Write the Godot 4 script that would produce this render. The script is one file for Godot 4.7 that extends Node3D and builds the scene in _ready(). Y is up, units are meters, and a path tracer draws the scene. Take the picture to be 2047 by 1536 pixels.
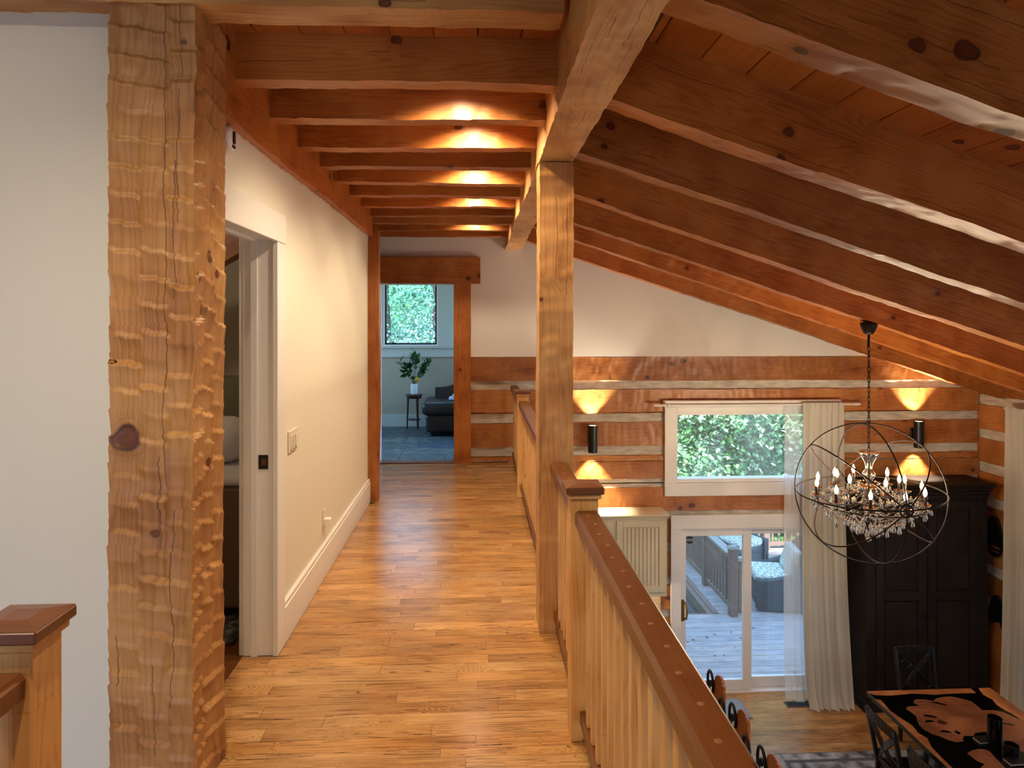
extends Node3D

# ---------------------------------------------------------------- set-up: camera, sky, sun, exposure
const EYE := 4.45
const LOFT := 2.8
const FAR := -8.05
const WARM := Color(1.0, 0.90, 0.75)
const DAY := Color(0.80, 0.91, 1.0)
const LAMP := 1.0

var rng := RandomNumberGenerator.new()
var taken := {}
var M := {}

func set_up():
	var cam := Camera3D.new()
	cam.name = "camera"
	cam.projection = Camera3D.PROJECTION_FRUSTUM
	cam.near = 0.05
	cam.far = 200.0
	cam.size = 0.05 * 1536.0 / 1365.0
	cam.frustum_offset = Vector2(0, 0.05 * (645.0 - 768.0) / 1365.0)
	cam.position = Vector3(0, EYE, 0)
	cam.rotation.y = -atan(68.5 / 1365.0)
	add_child(cam)
	cam.current = true
	var env := Environment.new()
	var sky := Sky.new()
	var sm := ProceduralSkyMaterial.new()
	sm.sky_top_color = Color(0.55, 0.76, 1.0)
	sm.sky_horizon_color = Color(0.80, 0.91, 1.0)
	sm.ground_bottom_color = Color(0.36, 0.37, 0.38)
	sm.ground_horizon_color = Color(0.60, 0.70, 0.72)
	sm.sky_energy_multiplier = 1.0
	sm.ground_energy_multiplier = 1.0
	sky.sky_material = sm
	env.background_mode = Environment.BG_SKY
	env.sky = sky
	env.background_energy_multiplier = 7.0
	env.tonemap_mode = Environment.TONE_MAPPER_LINEAR
	env.tonemap_exposure = 1.0
	env.sdfgi_enabled = true
	env.ssao_enabled = true
	env.ssil_enabled = true
	var we := WorldEnvironment.new()
	we.name = "world_environment"
	we.environment = env
	add_child(we)
	var sun := DirectionalLight3D.new()
	sun.name = "sun"
	sun.light_color = Color(0.98, 0.98, 0.94)
	sun.light_energy = 4.5
	sun.light_angular_distance = 3.0
	sun.shadow_enabled = true
	sun.sky_mode = DirectionalLight3D.SKY_MODE_LIGHT_ONLY
	sun.rotation_degrees = Vector3(-46, -8, 0)
	add_child(sun)

# ---------------------------------------------------------------- mesh helper
class MB:
	var v := PackedVector3Array()
	var n := PackedVector3Array()
	var t := PackedVector2Array()
	var ix := PackedInt32Array()
	var off := Vector2.ZERO
	var T := Transform3D()
	var g := 0            # local axis the grain follows
	func uv_of(p: Vector3, nn: Vector3) -> Vector2:
		var a := nn.abs()
		var gx := g
		var ga := a[gx]
		if ga > 0.8:
			gx = (g + 1) % 3
		var o := (gx + 1) % 3
		var q := (gx + 2) % 3
		var w := o if a[o] < a[q] else q
		return Vector2(p[gx], p[w]) + off
	func quad(a: Vector3, b: Vector3, c: Vector3, d: Vector3, nn: Vector3):
		var k := v.size()
		for p in [a, b, c, d]:
			t.append(uv_of(p, nn))
			v.append(T * p)
			n.append((T.basis * nn).normalized())
		if (b - a).cross(c - a).dot(nn) > 0.0:
			for i in [0, 2, 1, 0, 3, 2]:
				ix.append(k + i)
		else:
			for i in [0, 1, 2, 0, 2, 3]:
				ix.append(k + i)
	func tri(a: Vector3, b: Vector3, c: Vector3, nn: Vector3):
		var k := v.size()
		for p in [a, b, c]:
			t.append(uv_of(p, nn))
			v.append(T * p)
			n.append((T.basis * nn).normalized())
		if (b - a).cross(c - a).dot(nn) > 0.0:
			for i in [0, 2, 1]:
				ix.append(k + i)
		else:
			for i in [0, 1, 2]:
				ix.append(k + i)
	func ax(i: int, s: float) -> Vector3:
		var r := Vector3.ZERO
		r[i] = s
		return r
	# chamfered box about centre c
	func box(c: Vector3, size: Vector3, b := 0.0) -> MB:
		var h := size * 0.5
		b = minf(b, minf(h.x, minf(h.y, h.z)) * 0.98)
		for a in 3:
			var u := (a + 1) % 3
			var w := (a + 2) % 3
			for s in [-1.0, 1.0]:
				var m: Vector3 = c + ax(a, h[a] * s)
				var du := ax(u, h[u] - b)
				var dw := ax(w, h[w] - b)
				quad(m - du - dw, m + du - dw, m + du + dw, m - du + dw, ax(a, s))
			if b > 0.0:
				for su in [-1.0, 1.0]:
					for sw in [-1.0, 1.0]:
						var along := ax(a, h[a] - b)
						var p1: Vector3 = c + ax(u, su * h[u]) + ax(w, sw * (h[w] - b))
						var p2: Vector3 = c + ax(u, su * (h[u] - b)) + ax(w, sw * h[w])
						quad(p1 - along, p1 + along, p2 + along, p2 - along, (ax(u, su) + ax(w, sw)).normalized())
		if b > 0.0:
			for sx in [-1.0, 1.0]:
				for sy in [-1.0, 1.0]:
					for sz in [-1.0, 1.0]:
						var s3 := Vector3(sx, sy, sz)
						var i := h - Vector3(b, b, b)
						tri(c + Vector3(h.x, i.y, i.z) * s3, c + Vector3(i.x, h.y, i.z) * s3, c + Vector3(i.x, i.y, h.z) * s3, s3.normalized())
		return self
	func span(lo: Vector3, hi: Vector3, b := 0.0) -> MB:
		return box((lo + hi) * 0.5, hi - lo, b)
	# bar of section w x h between two points
	func bar(a: Vector3, b: Vector3, w: float, h: float, bev := 0.0, up := Vector3.UP) -> MB:
		var keep := T
		var d := (b - a)
		var x := d.normalized()
		if absf(x.dot(up)) > 0.98:
			up = Vector3.BACK
		var z := x.cross(up).normalized()
		T = keep * Transform3D(Basis(x, z.cross(x), z), (a + b) * 0.5)
		box(Vector3.ZERO, Vector3(d.length(), h, w), bev)
		T = keep
		return self
	func strip_ix(k: int, rows: int, cols: int):
		for i in rows:
			for j in cols:
				var a := k + i * (cols + 1) + j
				for q in [a, a + cols + 1, a + 1, a + 1, a + cols + 1, a + cols + 2]:
					ix.append(q)
	# grid of points with smooth normals; pts[row][col]
	func grid(pts: Array, uscale := 1.0, flip := false):
		var rows := pts.size() - 1
		var cols: int = pts[0].size() - 1
		var k := v.size()
		var ul := 0.0
		for i in rows + 1:
			if i > 0:
				ul += (pts[i][0] - pts[i - 1][0]).length()
			var vl := 0.0
			for j in cols + 1:
				var p: Vector3 = pts[i][j]
				if j > 0:
					vl += (p - pts[i][j - 1]).length()
				var du: Vector3 = pts[mini(i + 1, rows)][j] - pts[maxi(i - 1, 0)][j]
				var dv: Vector3 = pts[i][mini(j + 1, cols)] - pts[i][maxi(j - 1, 0)]
				var nn := du.cross(dv)
				if nn.length_squared() < 1e-16:
					var near_row := i + 1 if i < rows else i - 1
					nn = du.cross(pts[near_row][mini(j + 1, cols)] - pts[near_row][maxi(j - 1, 0)])
					if nn.length_squared() < 1e-16:
						nn = Vector3.UP * (-1.0 if flip else 1.0)
				nn = nn.normalized() * (-1.0 if flip else 1.0)
				v.append(T * p)
				n.append((T.basis * nn).normalized())
				t.append(Vector2(ul, vl) * uscale + off)
		strip_ix(k, rows, cols)
	func tube(path: Array, r: float, sides := 8, closed := false, r2 := -1.0) -> MB:
		var pts := []
		var m := path.size()
		var ref := Vector3.UP
		for i in m:
			var a: Vector3 = path[(i - 1 + m) % m] if closed or i > 0 else path[i]
			var b: Vector3 = path[(i + 1) % m] if closed or i < m - 1 else path[i]
			var d := (b - a).normalized()
			if i == 0 and absf(d.y) > 0.9:
				ref = Vector3.RIGHT
			var x := (ref - d * ref.dot(d))
			if x.length() < 0.05:
				x = Vector3.RIGHT - d * d.x
			x = x.normalized()
			ref = x
			var y := d.cross(x)
			var row := []
			var rr := r if r2 < 0.0 else lerpf(r, r2, float(i) / (m - 1))
			for j in sides + 1:
				var an := TAU * j / sides
				row.append(path[i] + x * cos(an) * rr + y * sin(an) * rr)
			pts.append(row)
		if closed:
			pts.append(pts[0])
		grid(pts, 1.0, true)
		if not closed:
			for e in [0, m - 1]:
				var cc: Vector3 = path[e]
				var nn: Vector3 = (path[0] - path[1]).normalized() if e == 0 else (path[m - 1] - path[m - 2]).normalized()
				for j in sides:
					tri(cc, pts[e][j], pts[e][j + 1], nn)
		return self
	# lathe: profile of Vector2(radius, y)
	func lathe(prof: Array, sides := 16, at := Vector3.ZERO) -> MB:
		var pts := []
		for p in prof:
			var row := []
			for j in sides + 1:
				var an := TAU * j / sides
				row.append(at + Vector3(cos(an) * p.x, p.y, sin(an) * p.x))
			pts.append(row)
		var area := 0.0
		var loop := [Vector2(0, prof[0].y)] + prof + [Vector2(0, prof[-1].y)]
		for i in loop.size():
			area += loop[i].cross(loop[(i + 1) % loop.size()])
		grid(pts, 1.0, area > 0.0)
		return self
	func ring(c: Vector3, axis: Vector3, R: float, r: float, seg := 48, sides := 6) -> MB:
		var x := axis.cross(Vector3.UP if absf(axis.y) < 0.9 else Vector3.RIGHT).normalized()
		var y := axis.cross(x).normalized()
		var path := []
		for i in seg:
			var a := TAU * i / seg
			path.append(c + (x * cos(a) + y * sin(a)) * R)
		return tube(path, r, sides, true)
	# rounded box
	func rbox(c: Vector3, size: Vector3, r: float, k := 5) -> MB:
		var h := size * 0.5
		var inn := (h - Vector3(r, r, r)).max(Vector3.ZERO)
		for a in 3:
			var u := (a + 1) % 3
			var w := (a + 2) % 3
			for s in [-1.0, 1.0]:
				var first := v.size()
				for i in k + 1:
					for j in k + 1:
						var p := Vector3.ZERO
						p[a] = s * h[a]
						p[u] = soft(float(i) / k, h[u], r)
						p[w] = soft(float(j) / k, h[w], r)
						var q := p.clamp(-inn, inn)
						var d := (p - q)
						d = d.normalized() if d.length() > 1e-6 else ax(a, s)
						v.append(T * (c + q + d * r))
						n.append((T.basis * d).normalized())
						t.append(Vector2(p[u], p[w]) + off)
				strip_ix(first, k, k)
		return self
	func soft(f: float, h: float, r: float) -> float:
		var e := minf(r, h)
		if f < 0.35:
			return -h + e * (f / 0.35)
		if f > 0.65:
			return h - e * ((1.0 - f) / 0.35)
		return lerpf(-h + e, h - e, (f - 0.35) / 0.3)
	# prism from polygon in local XY, between z0 and z1
	func prism(poly: PackedVector2Array, z0: float, z1: float, caps := true) -> MB:
		var idx := Geometry2D.triangulate_polygon(poly)
		if caps:
			for i in range(0, idx.size(), 3):
				var a := poly[idx[i]]
				var b := poly[idx[i + 1]]
				var c := poly[idx[i + 2]]
				for z in [z0, z1]:
					tri(Vector3(a.x, a.y, z), Vector3(b.x, b.y, z), Vector3(c.x, c.y, z), Vector3(0, 0, 1.0 if z == maxf(z0, z1) else -1.0))
		var ccw := not Geometry2D.is_polygon_clockwise(poly)
		for i in poly.size():
			var a := poly[i]
			var b := poly[(i + 1) % poly.size()]
			var e := (b - a).normalized()
			var nn := Vector3(e.y, -e.x, 0) * (1.0 if ccw else -1.0)
			quad(Vector3(a.x, a.y, z0), Vector3(b.x, b.y, z0), Vector3(b.x, b.y, z1), Vector3(a.x, a.y, z1), nn)
		return self
	func done() -> ArrayMesh:
		for i in range(0, ix.size(), 3):
			var p := v[ix[i]]
			var q := n[ix[i]] + n[ix[i + 1]] + n[ix[i + 2]]
			if (v[ix[i + 1]] - p).cross(v[ix[i + 2]] - p).dot(q) > 0.0:
				var keep := ix[i + 1]
				ix[i + 1] = ix[i + 2]
				ix[i + 2] = keep
		var arr := []
		arr.resize(Mesh.ARRAY_MAX)
		arr[Mesh.ARRAY_VERTEX] = v
		arr[Mesh.ARRAY_NORMAL] = n
		arr[Mesh.ARRAY_TEX_UV] = t
		arr[Mesh.ARRAY_INDEX] = ix
		var m := ArrayMesh.new()
		m.add_surface_from_arrays(Mesh.PRIMITIVE_TRIANGLES, arr)
		return m

func h3(a: float, b: float, c: float) -> float:
	var s := sin(a * 127.1 + b * 311.7 + c * 74.7) * 43758.5453
	return s - floorf(s)

# hewn timber along local x from 0 to L; section wy (up) by wz
func hewn(L: float, wy: float, wz: float, sd: float, amp := 0.006, seg := 0.045, cols := 3, row := 0.11, wob := 0.007, sub := 2, uv0 := Vector2(-1, -1)) -> ArrayMesh:
	var mb := MB.new()
	var ns := maxi(2, int(ceil(L / seg)))
	var k := cols * sub
	var D := []
	var noise := FastNoiseLite.new()
	noise.seed = int(sd * 7.0) + 3
	noise.frequency = 0.55
	for f in 4:
		var fd := []
		for i in ns + 1:
			var x := L * i / ns
			var wv := noise.get_noise_2d(x, f * 31.0) * wob * 2.0
			var fine := noise.get_noise_2d(x * 9.0, f * 57.0 + 9.0) * wob * 0.5
			var r := PackedFloat32Array()
			for j in k + 1:
				var tt := float(j) / k
				var col := clampi(int(tt * cols - 0.001), 0, cols - 1)
				var skew := (tt * cols - col - 0.5) * 0.5 * (h3(col, f, sd) - 0.5)
				var rr := x / row * (0.85 + 0.3 * h3(col, sd, f + 3.0)) + h3(sd, f, col) * 5.0 + skew
				var ri := floorf(rr)
				var fr := rr - ri
				var hc := h3(ri, col + sd, f + 0.5)
				var ft := tt * cols - col - 0.5
				var tilt := (h3(ri + 3.0, col, sd + f) - 0.5) * 1.5 * (fr - 0.5) + (h3(ri + 11.0, col + 2.0, sd) - 0.5) * 1.1 * ft
				var edge := 0.4 + 0.6 * smoothstep(0.0, 0.12, minf(tt, 1.0 - tt))
				r.append(wv + fine + edge * amp * (tilt - (0.35 + 0.75 * hc) * (1.0 - (1.6 * fr - 0.6) * absf(1.6 * fr - 0.6)) - 0.5 * h3(ri + 7.0, col, sd)))
			fd.append(r)
		D.append(fd)
	var nrm := [Vector3(0, 1, 0), Vector3(0, 0, 1), Vector3(0, -1, 0), Vector3(0, 0, -1)]
	var hh := [wy * 0.5, wz * 0.5, wy * 0.5, wz * 0.5]
	var peri := 0.0
	var uo := h3(sd, 1.0, 2.0) * 4.0
	var vo := h3(sd, 5.0, 2.0)
	if uv0.x >= 0.0:
		uo = uv0.x
		vo = uv0.y
	for f in 4:
		var a: Vector3 = nrm[(f + 3) % 4]
		var b: Vector3 = nrm[(f + 1) % 4]
		var wa: float = hh[(f + 3) % 4]
		var wb: float = hh[(f + 1) % 4]
		var pts := []
		for i in ns + 1:
			var x := L * i / ns
			var ea: float = wa + D[(f + 3) % 4][i][k]
			var eb: float = wb + D[(f + 1) % 4][i][0]
			var rowp := []
			for j in k + 1:
				var tt := float(j) / k
				var d: float = hh[f] + D[f][i][j]
				rowp.append(Vector3(x, 0, 0) + a * ea * (1.0 - tt) + b * eb * tt + nrm[f] * d)
			pts.append(rowp)
		var first := mb.v.size()
		mb.grid(pts)
		for i in ns + 1:
			for j in k + 1:
				mb.t[first + i * (k + 1) + j] = Vector2(L * i / ns + uo, peri + (wa + wb) * j / k + vo)
		peri += wa + wb
		var mid0 := Vector3.ZERO
		var mid1 := Vector3(L, 0, 0)
		mb.off = Vector2(uo, vo)
		for j in k:
			mb.tri(mid0, pts[0][j], pts[0][j + 1], Vector3.LEFT)
			mb.tri(mid1, pts[ns][j], pts[ns][j + 1], Vector3.RIGHT)
	return fix_out(mb)

# make sure smooth normals of a beam along x point outwards
func fix_out(mb: MB) -> ArrayMesh:
	for i in mb.n.size():
		var p := Vector3(0, mb.v[i].y, mb.v[i].z)
		if absf(mb.n[i].x) < 0.9 and mb.n[i].dot(p) < 0.0:
			mb.n[i] = -mb.n[i]
	return mb.done()

# ---------------------------------------------------------------- scene helpers
func numbered(called: String) -> String:
	if not taken.has(called):
		taken[called] = 0
		return called
	taken[called] += 1
	return "%s_%03d" % [called, taken[called]]

func tag(o, label, category, group := "", kind := ""):
	o.set_meta("label", label)
	o.set_meta("category", category)
	if group:
		o.set_meta("group", group)
	if kind:
		o.set_meta("kind", kind)
	return o

func thing(called, label, category, at := Vector3.ZERO, group := "", kind := ""):
	var o := Node3D.new()
	o.name = numbered(called)
	add_child(o)
	o.position = at
	return tag(o, label, category, group, kind)

func part(parent, called: String, mesh: Mesh, m: Material, at := Transform3D()):
	var o := MeshInstance3D.new()
	o.name = called
	o.mesh = mesh
	o.material_override = m
	o.transform = at
	parent.add_child(o, true)
	return o

func solo(called, mesh, m, label, category, at := Transform3D(), group := "", kind := ""):
	var o := MeshInstance3D.new()
	o.name = numbered(called)
	o.mesh = mesh
	o.material_override = m
	o.transform = at
	add_child(o)
	return tag(o, label, category, group, kind)

func at3(x, y, z) -> Transform3D:
	return Transform3D(Basis(), Vector3(x, y, z))

func mb() -> MB:
	return MB.new()

func grained(axis: int) -> MB:
	var b := MB.new()
	b.g = axis
	b.off = Vector2(rng.randf() * 4.0, rng.randf() * 3.0)
	return b

# ---------------------------------------------------------------- materials
func lin(r: float, g: float, b: float) -> Color:
	return Color(r, g, b).linear_to_srgb()

func plain(c: Color, rough := 0.6, metal := 0.0, spec := 0.5) -> StandardMaterial3D:
	var m := StandardMaterial3D.new()
	m.albedo_color = c
	m.roughness = rough
	m.metallic = metal
	m.metallic_specular = spec
	return m

func textured(img: Image, scale: Vector2, rough := 0.5, tint := Color.WHITE) -> StandardMaterial3D:
	var m := plain(tint, rough)
	m.albedo_texture = tex(img)
	m.uv1_scale = Vector3(scale.x, scale.y, 1)
	return m

var texes := {}
func tex(img: Image) -> ImageTexture:
	if not texes.has(img):
		texes[img] = ImageTexture.create_from_image(img)
	return texes[img]

func noise_bytes(w: int, h: int, sw: int, sh: int, freq: float, sd: int, oct := 3) -> PackedByteArray:
	var nz := FastNoiseLite.new()
	nz.seed = sd
	nz.noise_type = FastNoiseLite.TYPE_PERLIN
	nz.frequency = freq
	nz.fractal_octaves = oct
	var im := nz.get_seamless_image(sw, sh)
	im.convert(Image.FORMAT_L8)
	im.resize(w, h, Image.INTERPOLATE_CUBIC)
	return im.get_data()

# grain runs along x; stops are light, middle, dark
func wood_img(w: int, h: int, sd: int, stops: Array, ring_px: float, warp: float, streak: float, knots: Array, along := 12, ring_w := 62.0, ring_pow := 3.0, blotch := 0.8) -> Image:
	var a := noise_bytes(w, h, maxi(8, w / along), h, 0.012, sd)
	var b := noise_bytes(w, h, maxi(8, w / 40), h, 0.22, sd + 5, 2)
	var c := noise_bytes(w, h, maxi(8, w / 10), maxi(8, h / 10), 0.05, sd + 9, 3)
	var lut := PackedByteArray()
	for i in 256:
		var f := i / 255.0
		var col: Color = stops[0].lerp(stops[1], f * 2.0) if f < 0.5 else stops[1].lerp(stops[2], f * 2.0 - 1.0)
		lut.append_array([int(clampf(col.r, 0, 1) * 255), int(clampf(col.g, 0, 1) * 255), int(clampf(col.b, 0, 1) * 255)])
	var sl := PackedFloat32Array()
	for i in 1024:
		var s := 0.5 + 0.5 * sin(TAU * i / 1024.0)
		sl.append(pow(s, ring_pow))
	var out := PackedByteArray()
	out.resize(w * h * 3)
	var kk := 1024.0 / ring_px
	var o := 0
	var p := 0
	for j in h:
		var jj := j * kk
		for i in w:
			var rg := sl[int(jj + (a[p] - 128) * warp * kk) & 1023]
			var q := int(48.0 + rg * ring_w + (b[p] - 128) * streak + (c[p] - 122) * blotch)
			q = clampi(q, 0, 255) * 3
			out[o] = lut[q]
			out[o + 1] = lut[q + 1]
			out[o + 2] = lut[q + 2]
			o += 3
			p += 1
	var dark := Color(0.25, 0.12, 0.055)
	for kn in knots:
		var cx: float = kn[0]
		var cy: float = kn[1]
		var r: float = kn[2]
		var e := int(r * 3.0)
		for y in range(-e, e + 1):
			for x in range(-int(e * 1.5), int(e * 1.5) + 1):
				var ang := atan2(y, x)
				var d := sqrt(x * x / (kn[3] * kn[3]) + y * y) / r * (1.0 + 0.08 * sin(ang * 3.0 + cx))
				if d > 2.9:
					continue
				var px := posmod(int(cx) + x, w)
				var py := posmod(int(cy) + y, h)
				var at := (py * w + px) * 3
				var base := Color8(out[at], out[at + 1], out[at + 2])
				var col := base
				if d < 1.0:
					var inner: Color = stops[2].lerp(Color(0.36, 0.17, 0.08), 0.55 + 0.25 * sin(d * 8.0 + ang))
					col = inner.lerp(dark, smoothstep(0.7, 0.97, d) * (0.55 + 0.35 * sin(ang * 2.0 + cy)))
				elif d < 1.25:
					col = stops[2].lerp(dark, 0.7).lerp(base, (d - 1.0) / 0.25)
				else:
					var fade := 1.0 - (d - 1.12) / 1.78
					fade *= fade
					col = base.lerp(stops[2], fade * (0.16 + 0.26 * (0.5 + 0.5 * sin(d * 17.0))))
				out[at] = int(col.r * 255)
				out[at + 1] = int(col.g * 255)
				out[at + 2] = int(col.b * 255)
	return Image.create_from_data(w, h, false, Image.FORMAT_RGB8, out)

func dark_cracks(im: Image, sd: int, count: int, c: Color):
	var r := RandomNumberGenerator.new()
	r.seed = sd
	for k in count:
		var x := r.randi() % im.get_width()
		var y := float(r.randi() % im.get_height())
		for i in r.randi_range(30, 260):
			y += r.randf_range(-0.35, 0.35)
			var px := (x + i) % im.get_width()
			var py := posmod(int(y), im.get_height())
			im.set_pixel(px, py, im.get_pixel(px, py).lerp(c, 0.75))

func random_knots(sd: int, w: int, h: int, count: int, rmin: float, rmax: float) -> Array:
	var r := RandomNumberGenerator.new()
	r.seed = sd
	var out := []
	for i in count:
		out.append([r.randf() * w, (i + r.randf()) * h / count, r.randf_range(rmin, rmax), r.randf_range(1.0, 1.35)])
	return out

func lines_img(w: int, h: int, base: Color, line: Color, step: int, thick: int) -> Image:
	var im := Image.create(w, h, false, Image.FORMAT_RGB8)
	im.fill(base)
	for y in h:
		for x in w:
			if posmod(x + y, step) < thick or posmod(x - y, step) < thick:
				im.set_pixel(x, y, line)
	return im

func speckle_img(n: int, sd: int, freq: float, stops: Array, oct := 4) -> Image:
	var b := noise_bytes(n, n, n, n, freq, sd, oct)
	var im := PackedByteArray()
	im.resize(n * n * 3)
	for i in n * n:
		var f := clampf((b[i] / 255.0 - 0.5) * 1.6 + 0.5, 0, 1)
		var col: Color = stops[0].lerp(stops[1], f * 2.0) if f < 0.5 else stops[1].lerp(stops[2], f * 2.0 - 1.0)
		im[i * 3] = int(col.r * 255)
		im[i * 3 + 1] = int(col.g * 255)
		im[i * 3 + 2] = int(col.b * 255)
	return Image.create_from_data(n, n, false, Image.FORMAT_RGB8, im)

func materials():
	var timber := wood_img(2048, 512, 11, [Color(0.745, 0.485, 0.24), Color(0.63, 0.365, 0.145), Color(0.43, 0.215, 0.07)], 15.0, 0.55, 0.30, random_knots(4, 2048, 512, 10, 6, 14))
	dark_cracks(timber, 5, 40, Color(0.16, 0.08, 0.04))
	M.timber = []
	for tone in [Color(1, 1, 1), Color(0.94, 0.92, 0.90), Color(1.0, 0.95, 0.88), Color(0.90, 0.87, 0.84)]:
		var m := textured(timber, Vector2(0.25, 1.0), 0.42, tone)
		M.timber.append(m)
	M.logs = []
	for tone in [Color(1, 1.05, 1.18), Color(0.93, 0.96, 1.05), Color(1.0, 1.02, 1.08), Color(0.88, 0.90, 0.98)]:
		M.logs.append(textured(timber, Vector2(0.25, 1.0), 0.4, tone))
	# the large post: its own wood, with the big knot low on the face towards the stairs
	var postwood := wood_img(2048, 512, 23, [Color(0.725, 0.54, 0.325), Color(0.625, 0.425, 0.235), Color(0.44, 0.265, 0.125)], 17.0, 0.5, 0.28, [[645, 147, 19, 1.1], [965, 310, 8, 1.3], [925, 264, 6, 1.2], [935, 338, 6, 1.2], [586, 315, 7, 1.3], [1330, 230, 4, 1.0], [480, 190, 6, 1.0]])
	for run in [[560, 1500, 205], [180, 520, 214], [820, 1400, 322]]:
		var cy: float = run[2]
		for i in range(run[0], run[1]):
			cy += 0.06 * sin(i * 0.031 + run[2]) + 0.03 * sin(i * 0.17)
			postwood.set_pixel(i, int(cy), postwood.get_pixel(i, int(cy)).lerp(Color(0.16, 0.085, 0.04), 0.8))
	dark_cracks(postwood, 8, 26, Color(0.17, 0.09, 0.04))
	M.post = textured(postwood, Vector2(0.25, 1.0 / 1.2), 0.45)
	var tanwood := wood_img(1024, 512, 29, [Color(0.78, 0.59, 0.37), Color(0.69, 0.475, 0.27), Color(0.51, 0.31, 0.15)], 16.0, 0.5, 0.3, random_knots(33, 1024, 512, 5, 4, 8))
	dark_cracks(tanwood, 6, 30, Color(0.18, 0.09, 0.04))
	M.tan = textured(tanwood, Vector2(0.5, 1.0), 0.42)
	var oak := wood_img(1024, 1024, 31, [Color(0.77, 0.60, 0.40), Color(0.66, 0.485, 0.305), Color(0.30, 0.20, 0.12)], 26.0, 2.4, 0.6, [], 40, 185.0, 9.0, 0.6)
	M.oak = []
	for tone in [Color(1, 1, 1), Color(0.95, 0.93, 0.90), Color(1.0, 0.97, 0.90), Color(0.90, 0.87, 0.83), Color(1.06, 1.04, 1.0), Color(0.97, 0.92, 0.84)]:
		var m := textured(oak, Vector2(0.5, 1.0), 0.2, tone)
		M.oak.append(m)
	var pine := wood_img(1024, 512, 47, [Color(0.78, 0.49, 0.23), Color(0.70, 0.40, 0.16), Color(0.54, 0.27, 0.09)], 40.0, 0.9, 0.25, random_knots(14, 1024, 512, 5, 6, 11))
	M.pine = []
	for tone in [Color(1, 1, 1), Color(0.93, 0.89, 0.86), Color(1.0, 0.94, 0.88)]:
		M.pine.append(textured(pine, Vector2(0.4, 0.8), 0.4, tone))
	var rail := wood_img(1024, 256, 53, [Color(0.87, 0.70, 0.47), Color(0.81, 0.61, 0.37), Color(0.66, 0.42, 0.21)], 22.0, 0.5, 0.3, random_knots(24, 1024, 256, 2, 5, 7))
	M.baluster = textured(rail, Vector2(0.5, 2.0), 0.4)
	M.newel = textured(rail, Vector2(0.5, 2.0), 0.4, Color(1.0, 0.97, 0.90))
	M.handrail = textured(rail, Vector2(0.5, 2.0), 0.33, Color(0.50, 0.385, 0.325))
	M.plug = plain(Color(0.53, 0.34, 0.205), 0.4)
	M.white_wall = plain(Color(0.84, 0.84, 0.83), 0.75)
	M.wall_cream = plain(Color(0.875, 0.855, 0.785), 0.7)
	M.trim = plain(Color(0.90, 0.89, 0.87), 0.4)
	M.gable = plain(Color(0.885, 0.865, 0.835), 0.8)
	M.chink = textured(speckle_img(256, 3, 0.03, [Color(0.70, 0.67, 0.61), Color(0.78, 0.75, 0.69), Color(0.84, 0.82, 0.76)]), Vector2(0.7, 3.0), 0.85)
	M.dark = plain(Color(0.05, 0.045, 0.04), 0.8)
	M.slab = plain(Color(0.30, 0.22, 0.15), 0.8)
	M.black = plain(Color(0.045, 0.043, 0.045), 0.38)
	M.iron = plain(Color(0.10, 0.065, 0.045), 0.35, 0.6)
	M.glass = plain(Color(0.9, 0.97, 1.0, 0.06), 0.02)
	M.glass.transparency = BaseMaterial3D.TRANSPARENCY_ALPHA
	M.crystal = plain(Color(1, 1, 1, 0.0), 0.0)
	M.crystal.refraction_enabled = true
	M.crystal.refraction_scale = 0.055
	M.crystal.transparency = BaseMaterial3D.TRANSPARENCY_ALPHA
	M.grass = plain(Color(0.30, 0.50, 0.24), 0.9)

# ---------------------------------------------------------------- structure
func minus(lo: float, hi: float, holes: Array) -> Array:
	var segs := [[lo, hi]]
	for h in holes:
		var nxt := []
		for s in segs:
			if h[1] <= s[0] or h[0] >= s[1]:
				nxt.append(s)
				continue
			if h[0] > s[0] + 0.02:
				nxt.append([s[0], h[0]])
			if h[1] < s[1] - 0.02:
				nxt.append([h[1], s[1]])
		segs = nxt
	return segs

# a wall of hewn logs and chinking; T maps local x (along), y (up), z (out of the face) to the world
func log_wall(wall, T: Transform3D, x0: float, x1: float, y0: float, y1: float, top_of_log: float, pitch: float, log_h: float, holes: Array, sd: float):
	var k := 0
	var top := top_of_log
	while top > y0 + 0.02:
		var lo := maxf(top - log_h, y0)
		for kind in 2:
			var b := lo if kind == 0 else maxf(top - pitch, y0)
			var t := minf(top, y1) if kind == 0 else lo
			if t - b < 0.02:
				continue
			# openings may cut a course partly: split in height
			var cuts := [b, t]
			for h in holes:
				for e in [h[2], h[3]]:
					if e > b + 0.015 and e < t - 0.015:
						cuts.append(e)
			cuts.sort()
			for c in cuts.size() - 1:
				var mid: float = (cuts[c] + cuts[c + 1]) * 0.5
				var hx := []
				for h in holes:
					if mid > h[2] and mid < h[3]:
						hx.append([h[0], h[1]])
				for s in minus(x0, x1, hx):
					var hgt: float = cuts[c + 1] - cuts[c]
					if kind == 0:
						var m := hewn(s[1] - s[0], hgt, 0.2, sd + k * 3.1 + s[0], 0.008, 0.026, 2, 0.075, 0.006, 3)
						part(wall, "log", m, M.logs[(k + int(sd)) % 4], T * at3(s[0], mid, -0.1))
					else:
						var g := grained(0)
						g.box(Vector3((s[0] + s[1]) * 0.5, mid, -0.11), Vector3(s[1] - s[0], hgt + 0.012, 0.16))
						part(wall, "chinking", g.done(), M.chink, T)
		k += 1
		top -= pitch

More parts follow.
